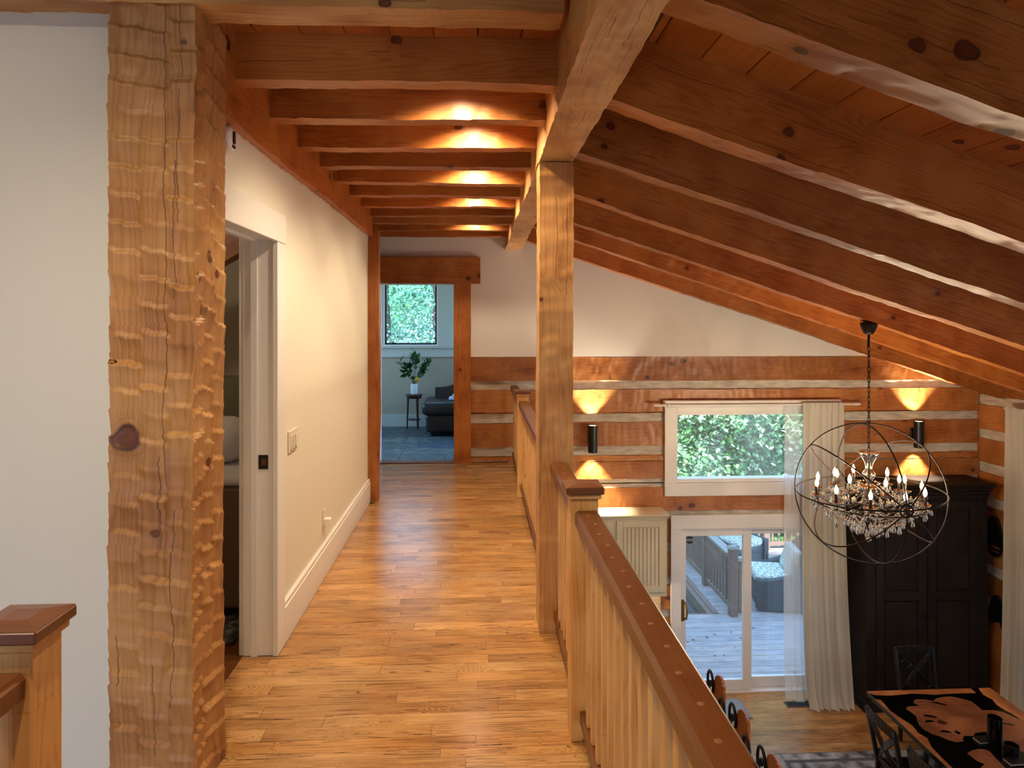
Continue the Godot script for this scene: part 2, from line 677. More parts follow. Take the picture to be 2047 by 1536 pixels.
func timber(called, label, cat, L, wy, wz, T: Transform3D, sd, tone := 0, amp := 0.006, seg := 0.045, cols := 3, row := 0.11, wob := 0.007):
	return solo(called, hewn(L, wy, wz, sd, amp, seg, cols, row, wob), M.timber[tone], label, cat, T, "", "structure")

func along_x(x, y, z) -> Transform3D:
	return at3(x, y, z)

func along_z(x, y, z) -> Transform3D:   # local x runs to -z
	return Transform3D(Basis(Vector3(0, 0, -1), Vector3(0, 1, 0), Vector3(1, 0, 0)), Vector3(x, y, z))

func upright(x, y, z) -> Transform3D:
	return Transform3D(Basis(Vector3(0, 1, 0), Vector3(-1, 0, 0), Vector3(0, 0, 1)), Vector3(x, y, z))

func planks(floor_node, x0: float, x1: float, z_from: float, z_to: float, top: float, wid: float, lmin: float, lmax: float):
	var z := z_from
	while z > z_to + 0.01:
		var zz := maxf(z - wid, z_to)
		var x := x0 - rng.randf() * lmax * 0.6
		while x < x1:
			var len := rng.randf_range(lmin, lmax)
			var a := maxf(x, x0)
			var b := minf(x + len, x1)
			if x1 - b < 0.12:
				b = x1
			if b - a > 0.05:
				var g := grained(0)
				g.off = Vector2(rng.randf() * 2.0, rng.randf())
				g.span(Vector3(a + 0.0007, top - 0.014, zz + 0.0006), Vector3(b - 0.0007, top + rng.randf_range(-0.0003, 0.0003), z - 0.0006))
				part(floor_node, "plank", g.done(), M.oak[rng.randi() % M.oak.size()])
			x = b if b >= x1 else x + len
		z = zz

func downlight(x, z, y, e, ang, label, visible_disc := true):
	var t = thing("recessed_downlight", label, "downlight", Vector3(x, y, z), "recessed ceiling downlights")
	part(t, "trim_ring", mb().ring(Vector3(0, -0.004, 0), Vector3.UP, 0.055, 0.006, 24, 6).done(), M.trim)
	part(t, "lens", mb().lathe([Vector2(0.0, -0.004), Vector2(0.049, -0.004), Vector2(0.049, 0.0), Vector2(0.0, 0.0)], 20).done(), M.lens)
	spot(t, Vector3(0, -0.012, 0), Vector3.DOWN, e, ang, 0.04)

func spot(parent, at: Vector3, dir: Vector3, e: float, ang: float, size := 0.03, blend := 0.6, col := WARM):
	var l := SpotLight3D.new()
	l.name = "spot_light"
	l.light_color = col
	l.light_energy = e * LAMP
	l.light_size = size
	l.spot_angle = ang
	l.spot_angle_attenuation = blend
	l.spot_range = 20.0
	l.spot_attenuation = 2.0
	l.shadow_enabled = true
	parent.add_child(l)
	l.position = at
	l.basis = Basis.looking_at(dir, Vector3.RIGHT if absf(dir.y) > 0.9 else Vector3.UP)

func omni(parent, at: Vector3, e: float, size := 0.02, col := WARM):
	var l := OmniLight3D.new()
	l.name = "bulb_light"
	l.light_color = col
	l.light_energy = e * LAMP
	l.light_size = size
	l.omni_range = 20.0
	l.omni_attenuation = 2.0
	l.shadow_enabled = true
	parent.add_child(l)
	l.position = at

func glowing(c: Color, e: float) -> StandardMaterial3D:
	var m := plain(c, 0.5)
	m.emission_enabled = true
	m.emission = c
	m.emission_energy_multiplier = e
	return m

func structure():
	M.lens = glowing(Color(1.0, 0.9, 0.72), 3.0)
	# floors
	var fl = thing("floor", "lower floor of honey oak strip boards in the dining room", "floor", Vector3.ZERO, "", "structure")
	part(fl, "subfloor", mb().span(Vector3(-4.2, -0.3, -8.25), Vector3(6.32, -0.0135, 3.7)).done(), M.slab)
	planks(fl, 1.0, 6.12, -5.05, -8.05, 0.0, 0.083, 0.9, 2.3)
	var g := grained(0)
	g.span(Vector3(-4.0, -0.012, -5.05), Vector3(6.12, 0.0, 3.5))
	g.span(Vector3(-4.0, -0.012, -8.05), Vector3(1.0, 0.0, -5.05))
	part(fl, "floor_covering", g.done(), M.oak[0])
	var lf = thing("floor_loft", "loft walkway floor of glossy honey oak strip boards", "floor", Vector3.ZERO, "", "structure")
	g = grained(0)
	g.span(Vector3(-0.95, 2.55, -2.4), Vector3(0.455, 2.785, 1.6))
	g.span(Vector3(-4.0, 2.55, -8.05), Vector3(0.455, 2.785, -2.4))
	part(lf, "subfloor", g.done(), M.slab)
	planks(lf, -0.985, 0.45, -2.35, -2.65, LOFT, 0.083, 0.35, 1.3)
	planks(lf, -1.16, 0.45, -2.65, -3.435, LOFT, 0.083, 0.35, 1.3)
	planks(lf, -0.985, 0.45, -3.435, -6.4, LOFT, 0.083, 0.35, 1.3)
	planks(lf, -2.2, 0.45, -6.4, -8.05, LOFT, 0.083, 0.9, 1.9)
	g = grained(0)
	g.span(Vector3(-0.985, 2.788, -2.35), Vector3(0.45, LOFT, 1.6))
	part(lf, "floor_covering", g.done(), M.oak[3])
	g = grained(0)
	g.span(Vector3(-4.0, 2.786, -6.4), Vector3(-1.161, LOFT - 0.0005, -2.4))
	part(lf, "bedroom_covering", g.done(), M.handrail)
	g = grained(2)
	g.span(Vector3(0.4505, 2.50, -8.05), Vector3(0.475, 2.803, 1.6), 0.003)
	part(lf, "edge_board", g.done(), M.handrail)
	# white wall that returns from the big post along the stairs
	solo("wall_stair", mb().span(Vector3(-4.0, 0.0, -2.57), Vector3(-1.2, 6.3, -2.45)).done(), M.white_wall, "plain white wall of the stairwell beside the big hewn post", "wall", Transform3D(), "", "structure")
	# hall wall with doorway
	var hw = thing("wall_left", "cream plaster wall along the left side of the loft walkway", "wall", Vector3.ZERO, "", "structure")
	var b := mb()
	b.span(Vector3(-1.15, LOFT, -6.36), Vector3(-1.01, 5.6, -3.46))
	b.span(Vector3(-1.15, 4.88, -3.46), Vector3(-1.01, 5.6, -2.57))
	b.span(Vector3(-1.15, LOFT, -2.66), Vector3(-1.01, 5.6, -2.5))
	part(hw, "plaster", b.done(), M.wall_cream)
	var dr = thing("door_1", "white painted doorway casing and jamb in the loft hall", "door frame", Vector3.ZERO, "", "structure")
	part(dr, "jamb", mb().span(Vector3(-1.158, LOFT, -3.46), Vector3(-1.012, 4.86, -3.435), 0.002).span(Vector3(-1.158, 4.86, -3.46), Vector3(-1.012, 4.885, -2.66), 0.002).span(Vector3(-1.158, LOFT, -2.665), Vector3(-1.012, 4.86, -2.64), 0.002).done(), M.trim)
	part(dr, "door_stop", mb().span(Vector3(-1.118, LOFT, -3.436), Vector3(-1.085, 4.85, -3.422), 0.002).span(Vector3(-1.118, 4.846, -3.43), Vector3(-1.085, 4.861, -2.66), 0.002).done(), M.trim)
	part(dr, "casing", mb().span(Vector3(-1.012, LOFT, -3.55), Vector3(-0.985, 4.85, -3.424), 0.003).done(), M.trim)
	part(dr, "casing", mb().span(Vector3(-1.012, LOFT, -2.65), Vector3(-0.985, 4.85, -2.53), 0.003).done(), M.trim)
	part(dr, "head_casing", mb().span(Vector3(-1.012, 4.85, -3.56), Vector3(-0.982, 4.995, -2.53), 0.003).done(), M.trim)
	part(dr, "casing", mb().span(Vector3(-1.18, LOFT, -3.55), Vector3(-1.15, 4.95, -3.44), 0.003).done(), M.trim)
	var sp = part(dr, "strike_plate", mb().span(Vector3(-1.082, 3.725, -3.4345), Vector3(-1.035, 3.795, -3.431), 0.001).done(), M.black)
	part(sp, "latch_hole", mb().span(Vector3(-1.066, 3.745, -3.4312), Vector3(-1.045, 3.775, -3.4305)).done(), plain(Color(0.35, 0.17, 0.08), 0.6))
	var bb = thing("baseboard_left", "tall cream baseboard at the foot of the hall wall", "baseboard", Vector3.ZERO, "", "structure")
	part(bb, "board", mb().span(Vector3(-1.012, LOFT, -6.34), Vector3(-0.985, LOFT + 0.185, -3.55), 0.002).done(), M.trim)
	part(bb, "cap_moulding", mb().span(Vector3(-1.012, LOFT + 0.185, -6.34), Vector3(-0.99, LOFT + 0.215, -3.55), 0.009).done(), M.trim)
	# other enclosing walls
	solo("wall_bedroom_end", mb().span(Vector3(-4.0, LOFT, -6.47), Vector3(-1.08, 5.6, -6.36)).done(), M.wall_cream, "end wall of the dim bedroom beyond the hall doorway", "wall", Transform3D(), "", "structure")
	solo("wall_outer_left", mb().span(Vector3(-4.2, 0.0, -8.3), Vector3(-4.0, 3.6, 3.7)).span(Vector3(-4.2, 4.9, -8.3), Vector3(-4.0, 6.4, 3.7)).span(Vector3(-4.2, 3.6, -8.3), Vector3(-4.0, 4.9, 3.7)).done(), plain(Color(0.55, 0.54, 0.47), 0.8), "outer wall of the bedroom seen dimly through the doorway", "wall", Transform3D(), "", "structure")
	var wn = thing("wall_near", "white wall with tall windows behind the viewpoint", "wall", Vector3.ZERO, "", "structure")
	b = mb()
	for s in [[-4.2, -3.9, 0.0, 7.0], [-3.9, -1.6, 0.0, 0.5], [-3.9, -1.6, 5.0, 7.0], [-1.6, 3.4, 0.0, 7.0], [3.4, 5.3, 0.0, 0.4], [3.4, 5.3, 3.0, 7.0], [5.3, 6.32, 0.0, 7.0]]:
		b.span(Vector3(s[0], s[2], 3.5), Vector3(s[1], s[3], 3.7))
	part(wn, "plaster", b.done(), M.white_wall)
	for k in 2:
		var q: Array = [[-3.9, -1.6, 0.5, 5.0], [3.4, 5.3, 0.4, 3.0]][k]
		var nw = thing("window_%d" % (k + 7), ["tall stairwell window behind the viewpoint", "great room window behind the viewpoint"][k], "window", Vector3.ZERO, "", "structure")
		part(nw, "pane", mb().span(Vector3(q[0], q[2], 3.6), Vector3(q[1], q[3], 3.606)).done(), M.glass)
		part(nw, "frame", mb().span(Vector3(q[0], q[2], 3.56), Vector3(q[0] + 0.06, q[3], 3.65)).span(Vector3(q[1] - 0.06, q[2], 3.56), Vector3(q[1], q[3], 3.65)).span(Vector3(q[0] + 0.06, q[2], 3.56), Vector3(q[1] - 0.06, q[2] + 0.06, 3.65)).span(Vector3(q[0] + 0.06, q[3] - 0.06, 3.56), Vector3(q[1] - 0.06, q[3], 3.65)).done(), M.trim)
	# ceilings
	var ce = thing("ceiling", "pine board ceiling over the loft walkway joists", "ceiling", Vector3.ZERO, "", "structure")
	var x := -1.4
	while x < 0.42:
		g = grained(2)
		g.span(Vector3(x + 0.0015, 5.60, -8.05), Vector3(x + 0.1735, 5.62, -2.36), 0.003)
		part(ce, "board", g.done(), M.pine[rng.randi() % 3])
		x += 0.175
	part(ce, "deck", mb().span(Vector3(-4.2, 5.6205, -8.05), Vector3(0.8, 5.75, -2.36)).done(), M.slab)
	part(ce, "bedroom_ceiling", mb().span(Vector3(-4.0, 5.55, -6.4), Vector3(-1.2, 5.62, -2.5)).done(), M.pine[1])
	part(ce, "high_ceiling", mb().span(Vector3(-4.2, 6.3, -2.6), Vector3(0.9, 6.45, 3.7)).span(Vector3(0.5, 5.75, -2.36), Vector3(0.7, 6.35, 3.7)).span(Vector3(-4.2, 5.7, -2.6), Vector3(0.7, 6.4, -2.46)).done(), M.white_wall)
	var rf = thing("ceiling_roof", "sloping pine board roof deck above the great room rafters", "ceiling", Vector3.ZERO, "", "structure")
	var ang := atan(0.3266)
	var rt := Transform3D(Basis(Vector3(0, 0, 1), -ang), Vector3(0.5, 5.388 + 0.30, 0))
	var s := -0.15
	while s < 6.3:
		g = grained(2)
		g.T = rt
		g.span(Vector3(s + 0.002, 0.0, -8.2), Vector3(s + 0.198, 0.022, 3.7), 0.004)
		part(rf, "board", g.done(), M.pine[rng.randi() % 3])
		s += 0.2
	b = mb()
	b.T = rt
	b.span(Vector3(-0.2, 0.0225, -8.8), Vector3(6.9, 0.2, 4.2))
	part(rf, "roof_slab", b.done(), M.slab)
	# far wall: logs below, plaster gable above
	var fw = thing("wall_back", "far end wall of hewn logs and chinking under a cream gable", "wall", Vector3.ZERO, "", "structure")
	b = mb()
	b.prism(PackedVector2Array([Vector2(-0.282, 4.045), Vector2(6.2, 4.045), Vector2(6.2, 4.1), Vector2(0.9, 5.85), Vector2(-0.282, 5.85)]), FAR - 0.2, FAR)
	b.span(Vector3(-4.1, LOFT, FAR - 0.2), Vector3(-1.15, 5.85, FAR))
	b.span(Vector3(-1.15, 4.9, FAR - 0.2), Vector3(-0.282, 5.85, FAR))
	part(fw, "plaster_gable", b.done(), M.gable)
	var holes := [[2.36, 4.20, 2.53, 3.38], [2.40, 4.14, -0.1, 2.02]]
	log_wall(fw, at3(0, 0, FAR), -0.09, 6.12, LOFT, 4.045, 4.045, 0.3905, 0.29, holes, 3.0)
	log_wall(fw, at3(0, 0, FAR), 0.9, 6.12, 0.0, LOFT - 0.0, 4.045 - 0.3905 * 3, 0.3905, 0.29, holes, 5.0)
	b = mb()
	b.span(Vector3(-4.0, 0, FAR - 0.15), Vector3(0.9, LOFT, FAR - 0.0))
	part(fw, "kitchen_plaster", b.done(), M.white_wall)
	# right wall of logs
	var rw = thing("wall_right", "right side wall of hewn logs with pale chinking", "wall", Vector3.ZERO, "", "structure")
	var rT := Transform3D(Basis(Vector3(0, 0, 1), Vector3(0, 1, 0), Vector3(-1, 0, 0)), Vector3(6.12, 0, FAR))
	log_wall(rw, rT, -0.15, 11.6, 0.0, 3.95, 3.86, 0.405, 0.29, [[1.05, 3.6, 0.15, 3.25], [5.2, 7.6, 0.15, 3.25], [8.4, 10.6, 0.15, 3.25]], 11.0)
	part(rw, "eave_board", mb().span(Vector3(6.1, 3.84, FAR - 0.2), Vector3(6.3, 4.0, 3.6)).done(), M.slab)
	# timbers
	var bp := hewn(3.45, 0.29, 0.29, 2.0, 0.0125, 0.009, 3, 0.09, 0.005, 7, Vector2(0.0, 0.0))
	solo("timber_post", bp, M.post, "massive hand-hewn timber post with a large knot beside the white wall", "post", upright(-1.096, LOFT, -2.495), "", "structure")
	var mp := hewn(2.50, 0.185, 0.19, 14.0, 0.004, 0.02, 2, 0.09, 0.005, 4)
	solo("timber_post", mp, M.tan, "slim hewn timber post standing in line with the loft balustrade", "post", upright(0.416, LOFT, -3.695), "", "structure")
	timber("timber_post", "dark hewn timber post at the far end of the hall wall", "post", 2.50, 0.102, 0.11, upright(-0.962, LOFT, -6.40), 21.0, 1, 0.003)
	timber("timber_beam", "hewn header beam carrying joists and rafters along the walkway", "beam", 9.9, 0.50, 0.19, along_z(0.416, 5.555, 1.85), 33.0, 0, 0.007, 0.026, 3, 0.1).material_override = M.tan
	timber("timber_beam", "hewn wall beam along the top of the hall wall", "beam", 3.78, 0.37, 0.12, along_z(-1.02, 5.43, -2.55), 37.0, 2, 0.006, 0.026, 2, 0.12, 0.008)
	timber("timber_beam", "hewn tie beam crossing above the big post at the picture top", "beam", 4.2, 0.34, 0.15, along_x(-3.9, 5.695, -2.425), 41.0, 0, 0.006, 0.026, 2, 0.11).material_override = M.tan
	var nth := ["first", "second", "third", "fourth", "fifth", "sixth", "seventh", "eighth", "ninth", "tenth", "eleventh"]
	for i in 11:
		var z := -2.75 if i == 0 else -3.26 - 0.485 * (i - 1)
		var left := -1.0 if z > -6.3 else -2.3
		timber("ceiling_joist", "%s hewn ceiling joist over the walkway counted from the big post" % nth[i], "joist", 0.34 - left, 0.2, 0.105, along_x(left, 5.505 + h3(i, 3, 1) * 0.008, z - 0.052), 51.0 + i * 2.3, i % 4, 0.006, 0.024, 2, 0.13, 0.007)
	var rz := [-1.88, -2.80, -3.66, -4.69, -5.69, -6.55, -7.66]
	for i in 7:
		var T := Transform3D(Basis(Vector3(0, 0, 1), -ang), Vector3(0.5, 5.388, rz[i] - 0.07)) * at3(-0.05, 0.15, 0)
		timber("roof_rafter", "%s sloping hewn rafter of the great room roof counted from the viewpoint" % nth[i], "rafter", 6.1, 0.30, 0.14, T, 81.0 + i * 3.7, (i + 1) % 4, 0.007, 0.03, 3, 0.14, 0.008)
	for z in [-0.94, 0.0, 0.94, 1.9, 2.85]:
		var T := Transform3D(Basis(Vector3(0, 0, 1), -ang), Vector3(0.5, 5.388, z)) * at3(-0.05, 0.15, 0)
		timber("roof_rafter", "sloping hewn rafter behind the viewpoint", "rafter", 6.1, 0.30, 0.14, T, 120.0 + z, 1, 0.004, 0.1, 2, 0.13).set_meta("group", "rafters behind the viewpoint")
	timber("bedroom_rafter", "dark sloping timber at the top of the bedroom beyond the doorway", "rafter", 2.6, 0.24, 0.16, Transform3D(Basis(Vector3(0, 0, 1), PI + 0.5), Vector3(-1.16, 5.42, -5.2)), 201.0, 3, 0.004, 0.05, 2, 0.12)
	# door surround to the sunroom
	var ds = thing("door_2", "heavy timber doorway to the sunroom at the end of the walkway", "door frame", Vector3.ZERO, "", "structure")
	part(ds, "lintel", hewn(1.22, 0.305, 0.16, 71.0, 0.003, 0.03, 2, 0.1, 0.003), M.timber[1], along_x(-1.19, 5.055, FAR + 0.01))
	part(ds, "jamb_post", hewn(2.105, 0.2, 0.2, 73.0, 0.002, 0.04, 2, 0.1, 0.003), M.timber[2], upright(-0.18, LOFT, FAR - 0.04))
	part(ds, "jamb_post", hewn(2.105, 0.2, 0.2, 74.0, 0.002, 0.04, 2, 0.1, 0.003), M.timber[2], upright(-1.25, LOFT, FAR - 0.04))
	g = grained(0)
	g.span(Vector3(-1.15, LOFT + 0.0008, FAR - 0.13), Vector3(-0.28, LOFT + 0.012, FAR + 0.03), 0.005)
	part(ds, "threshold", g.done(), M.handrail)
	g = grained(0)
	g.span(Vector3(-0.078, LOFT + 0.0008, FAR + 0.004), Vector3(0.36, LOFT + 0.022, FAR + 0.03), 0.008)
	solo("trim_1", g.done(), M.handrail, "thin oak shoe moulding between the sunroom doorway and the balustrade", "trim", Transform3D(), "", "structure")
	# sunroom
	var sf = thing("floor_sunroom", "blue-grey slate tile floor of the sunroom", "floor", Vector3.ZERO, "", "structure")
	part(sf, "grout", mb().span(Vector3(-4.0, 2.6, -11.0), Vector3(1.3, LOFT - 0.004, -8.18)).done(), plain(Color(0.36, 0.38, 0.40), 0.9))
	var slate := speckle_img(256, 21, 0.02, [Color(0.25, 0.29, 0.32), Color(0.33, 0.37, 0.40), Color(0.42, 0.45, 0.45)], 5)
	var sm := []
	for tone in [Color(1, 1, 1), Color(0.85, 0.9, 0.95), Color(1.1, 1.08, 1.0), Color(0.92, 0.92, 0.9)]:
		sm.append(textured(slate, Vector2(1.3, 1.3), 0.42, tone))
	var zz := -8.19
	var rowi := 0
	while zz > -10.9:
		var xx := -3.0 - (0.25 if rowi % 2 else 0.0)
		while xx < 1.2:
			var wl := rng.randf_range(0.40, 0.66)
			g = grained(0)
			g.span(Vector3(maxf(xx, -3.0) + 0.004, LOFT - 0.02, maxf(zz - 0.42, -10.9)), Vector3(minf(xx + wl, 1.2) - 0.004, LOFT + rng.randf_range(-0.001, 0.001), zz - 0.008), 0.002)
			part(sf, "tile", g.done(), sm[rng.randi() % 4])
			xx += wl
		zz -= 0.42
		rowi += 1
	var gw := plain(Color(0.72, 0.67, 0.585), 0.75)
	var sw = thing("wall_sunroom", "grey plaster walls of the sunroom under its windows", "wall", Vector3.ZERO, "", "structure")
	b = mb()
	for q in [[-3.0, -1.50, LOFT, 5.6], [-1.50, -0.62, LOFT, 4.07], [-1.5, -0.62, 5.3, 5.6], [-0.62, -0.36, LOFT, 5.6], [-0.36, 0.5, LOFT, 4.07], [-0.36, 0.5, 5.3, 5.6], [0.5, 1.3, LOFT, 5.6]]:
		b.span(Vector3(q[0], q[2], -11.05), Vector3(q[1], q[3], -10.9))
	for q in [[-8.25, -8.4, LOFT, 5.6], [-8.4, -10.75, LOFT, 3.3], [-8.4, -10.75, 5.4, 5.6], [-10.75, -10.9, LOFT, 5.6]]:
		b.span(Vector3(1.2, q[2], q[1]), Vector3(1.35, q[3], q[0]))
	for q in [[-8.2, -8.5, LOFT, 5.6], [-8.5, -10.6, LOFT, 3.6], [-8.5, -10.6, 5.3, 5.6], [-10.6, -10.9, LOFT, 5.6]]:
		b.span(Vector3(-3.1, q[2], q[1]), Vector3(-3.0, q[3], q[0]))
	part(sw, "plaster", b.done(), gw)
	part(sw, "foundation", mb().span(Vector3(-4.0, -0.5, -11.05), Vector3(1.35, 2.6, -8.25)).done(), plain(Color(0.4, 0.33, 0.27), 0.9))
	solo("ceiling_sunroom", mb().span(Vector3(-3.1, 5.5, -11.3), Vector3(1.5, 5.65, -8.2)).done(), M.white_wall, "white ceiling of the sunroom", "ceiling", Transform3D(), "", "structure")
	solo("baseboard_sunroom", mb().span(Vector3(-3.0, LOFT, -10.9), Vector3(1.2, LOFT + 0.19, -10.875), 0.004).done(), plain(Color(0.80, 0.80, 0.76), 0.45), "tall pale baseboard below the sunroom windows", "baseboard", Transform3D(), "", "structure")
	var trimgrey := plain(Color(0.80, 0.80, 0.76), 0.45)
	var blackframe := plain(Color(0.06, 0.06, 0.07), 0.4)
	for k in 2:
		var x0 := -1.50 + k * 1.14
		var x1 := x0 + 0.88
		var w = thing("window_%d" % (k + 1), ["dark framed casement window over the vase in the sunroom", "second sunroom casement window mostly hidden by the doorway timber"][k], "window", Vector3.ZERO, "", "structure")
		part(w, "jamb_lining", mb().span(Vector3(x0, 4.07, -11.0), Vector3(x0 + 0.03, 5.3, -10.88), 0.002).span(Vector3(x1 - 0.03, 4.07, -11.0), Vector3(x1, 5.3, -10.88), 0.002).span(Vector3(x0, 4.07, -11.0), Vector3(x1, 4.1, -10.86), 0.002).done(), M.trim)
		part(w, "sash", mb().span(Vector3(x0 + 0.03, 4.10, -10.96), Vector3(x0 + 0.055, 5.3, -10.92)).span(Vector3(x1 - 0.055, 4.10, -10.96), Vector3(x1 - 0.03, 5.3, -10.92)).span(Vector3(x0 + 0.03, 4.10, -10.96), Vector3(x1 - 0.03, 4.125, -10.92)).done(), blackframe)
		part(w, "pane", mb().span(Vector3(x0 + 0.055, 4.125, -10.945), Vector3(x1 - 0.055, 5.3, -10.94)).done(), M.glass)
		var h = part(w, "crank_handle", mb().tube([Vector3(x0 + 0.15, 4.13, -10.915), Vector3(x0 + 0.16, 4.125, -10.88), Vector3(x0 + 0.27, 4.118, -10.87)], 0.008, 6).box(Vector3(x0 + 0.16, 4.115, -10.9), Vector3(0.09, 0.02, 0.04), 0.005).done(), blackframe)
		h.set_meta("label", "dark window crank")
	var wt = thing("trim_2", "pale wooden sill and casing boards below the sunroom windows", "trim", Vector3.ZERO, "", "structure")
	part(wt, "apron", mb().span(Vector3(-2.2, 3.90, -10.9), Vector3(1.2, 4.04, -10.875), 0.003).done(), trimgrey)
	part(wt, "sill", mb().span(Vector3(-2.2, 4.04, -10.9), Vector3(1.2, 4.068, -10.85), 0.004).done(), trimgrey)
	part(wt, "mullion", mb().span(Vector3(-0.63, 4.068, -10.9), Vector3(-0.35, 5.5, -10.878), 0.003).done(), trimgrey)
	part(wt, "casing", mb().span(Vector3(-1.65, 4.068, -10.9), Vector3(-1.49, 5.5, -10.878), 0.003).done(), trimgrey)
	# great room window
	var w3 = thing("window_3", "wide picture window in the log wall above the sliding door", "window", Vector3.ZERO, "", "structure")
	part(w3, "casing", mb().span(Vector3(2.225, 2.378, FAR), Vector3(4.34, 2.53, FAR + 0.03), 0.004).done(), M.trim)
	part(w3, "casing", mb().span(Vector3(2.225, 2.53, FAR), Vector3(2.365, 3.44, FAR + 0.03), 0.004).done(), M.trim)
	part(w3, "casing", mb().span(Vector3(4.195, 2.53, FAR), Vector3(4.34, 3.44, FAR + 0.03), 0.004).done(), M.trim)
	part(w3, "casing", mb().span(Vector3(2.365, 3.375, FAR), Vector3(4.195, 3.44, FAR + 0.03), 0.004).done(), M.trim)
	part(w3, "head_ledge", mb().span(Vector3(2.21, 3.44, FAR), Vector3(4.345, 3.475, FAR + 0.05), 0.006).span(Vector3(2.205, 3.475, FAR), Vector3(4.35, 3.525, FAR + 0.09), 0.008).done(), M.trim)
	part(w3, "frame", mb().span(Vector3(2.365, 2.53, FAR - 0.15), Vector3(4.195, 2.575, FAR - 0.005), 0.004).span(Vector3(2.365, 3.34, FAR - 0.15), Vector3(4.195, 3.375, FAR - 0.005), 0.004).span(Vector3(2.365, 2.575, FAR - 0.15), Vector3(2.385, 3.34, FAR - 0.005), 0.004).span(Vector3(4.175, 2.575, FAR - 0.15), Vector3(4.195, 3.34, FAR - 0.005), 0.004).done(), M.trim)
	part(w3, "pane", mb().span(Vector3(2.385, 2.575, FAR - 0.1), Vector3(4.175, 3.34, FAR - 0.094)).done(), M.glass)
	# sliding door
	var d3 = thing("door_3", "white framed sliding glass door opening on the deck", "sliding door", Vector3.ZERO, "", "structure")
	part(d3, "casing", mb().span(Vector3(2.297, 1.985, FAR), Vector3(4.26, 2.15, FAR + 0.03), 0.004).done(), M.trim)
	part(d3, "casing", mb().span(Vector3(2.297, 0.0, FAR), Vector3(2.42, 1.985, FAR + 0.03), 0.004).done(), M.trim)
	part(d3, "casing", mb().span(Vector3(4.13, 0.0, FAR), Vector3(4.26, 1.985, FAR + 0.03), 0.004).done(), M.trim)
	part(d3, "frame", mb().span(Vector3(2.40, 1.965, FAR - 0.2), Vector3(4.15, 2.02, FAR + 0.01)).span(Vector3(2.40, 0.0, FAR - 0.2), Vector3(2.425, 1.97, FAR + 0.01)).span(Vector3(4.125, 0.0, FAR - 0.2), Vector3(4.15, 1.97, FAR + 0.01)).span(Vector3(2.40, -0.02, FAR - 0.2), Vector3(4.15, 0.02, FAR + 0.005)).done(), M.trim)
	for k in 2:
		var x0 := 2.425 + k * 0.825
		var x1 := x0 + 0.87
		var z := FAR - 0.02 - k * 0.06
		var dp = part(d3, "door_panel", mb().span(Vector3(x0, 0.022, z - 0.045), Vector3(x0 + 0.068, 1.965, z), 0.004).span(Vector3(x1 - 0.105, 0.022, z - 0.045), Vector3(x1, 1.965, z), 0.004).span(Vector3(x0 + 0.068, 0.022, z - 0.045), Vector3(x1 - 0.105, 0.15, z), 0.004).span(Vector3(x0 + 0.068, 1.885, z - 0.045), Vector3(x1 - 0.105, 1.965, z), 0.004).done(), M.trim)
		part(dp, "pane", mb().span(Vector3(x0 + 0.068, 0.15, z - 0.026), Vector3(x1 - 0.105, 1.885, z - 0.02)).done(), M.glass)
		if k == 0:
			var brass := plain(Color(0.62, 0.47, 0.22), 0.3, 0.9)
			var hp: float = x0 + 0.025
			part(dp, "door_handle", mb().tube([Vector3(hp + 0.02, 0.90, z), Vector3(hp + 0.035, 0.91, z + 0.045), Vector3(hp + 0.04, 1.0, z + 0.055), Vector3(hp + 0.035, 1.09, z + 0.045), Vector3(hp + 0.02, 1.10, z)], 0.011, 8).box(Vector3(hp, 1.0, z + 0.004), Vector3(0.04, 0.26, 0.012), 0.004).done(), brass)
			var st = part(dp, "round_sticker", mb().lathe([Vector2(0.0, 0.001), Vector2(0.046, 0.001), Vector2(0.046, 0.0)], 28).done(), plain(Color(0.05, 0.10, 0.16), 0.4), Transform3D(Basis(Vector3(1, 0, 0), PI / 2), Vector3(x0 + 0.118, 1.835, z - 0.02)))
			var band := mb()
			band.span(Vector3(-0.044, 0.0012, -0.014), Vector3(0.044, 0.0018, 0.016))
			part(st, "sticker_band", band.done(), plain(Color(0.62, 0.60, 0.60), 0.5))
			var tm := TextMesh.new()
			tm.text = "ring"
			tm.font_size = 24
			tm.pixel_size = 0.0015
			tm.depth = 0.0004
			part(st, "sticker_lettering", tm, plain(Color(0.15, 0.2, 0.3), 0.5), Transform3D(Basis(Vector3(1, 0, 0), -PI / 2), Vector3(0, 0.0021, 0.002)))
	for k in 3:
		var z0: float = FAR + [1.05, 5.2, 8.4][k]
		var z1: float = FAR + [3.6, 7.6, 10.6][k]
		var rwn = thing("window_%d" % (k + 4), "tall window in the right log wall, number %d from the far corner" % (k + 1), "window", Vector3.ZERO, "", "structure")
		part(rwn, "frame", mb().span(Vector3(6.1, 0.1, z0 - 0.05), Vector3(6.3, 0.22, z1 + 0.05)).span(Vector3(6.1, 3.2, z0 - 0.05), Vector3(6.3, 3.32, z1 + 0.05)).span(Vector3(6.1, 0.2, z0 - 0.05), Vector3(6.3, 3.2, z0 + 0.04)).span(Vector3(6.1, 0.2, z1 - 0.04), Vector3(6.3, 3.2, z1 + 0.05)).done(), M.trim)
		part(rwn, "pane", mb().span(Vector3(6.2, 0.22, z0 + 0.04), Vector3(6.206, 3.2, z1 - 0.04)).done(), M.glass)
	# lights in the joist bays
	for i in 5:
		downlight([-0.08, -0.02, -0.02, -0.02, -0.02][i], [-3.05, -3.56, -4.54, -5.51, -6.98][i], 5.598, [2.2, 2.6, 2.6, 2.6, 1.8][i], 72.0, "%s recessed downlight in the walkway ceiling from the big post" % nth[i])
	downlight(-0.5, -0.8, 6.298, 6.0, 62.0, "recessed downlight in the high ceiling before the big post")
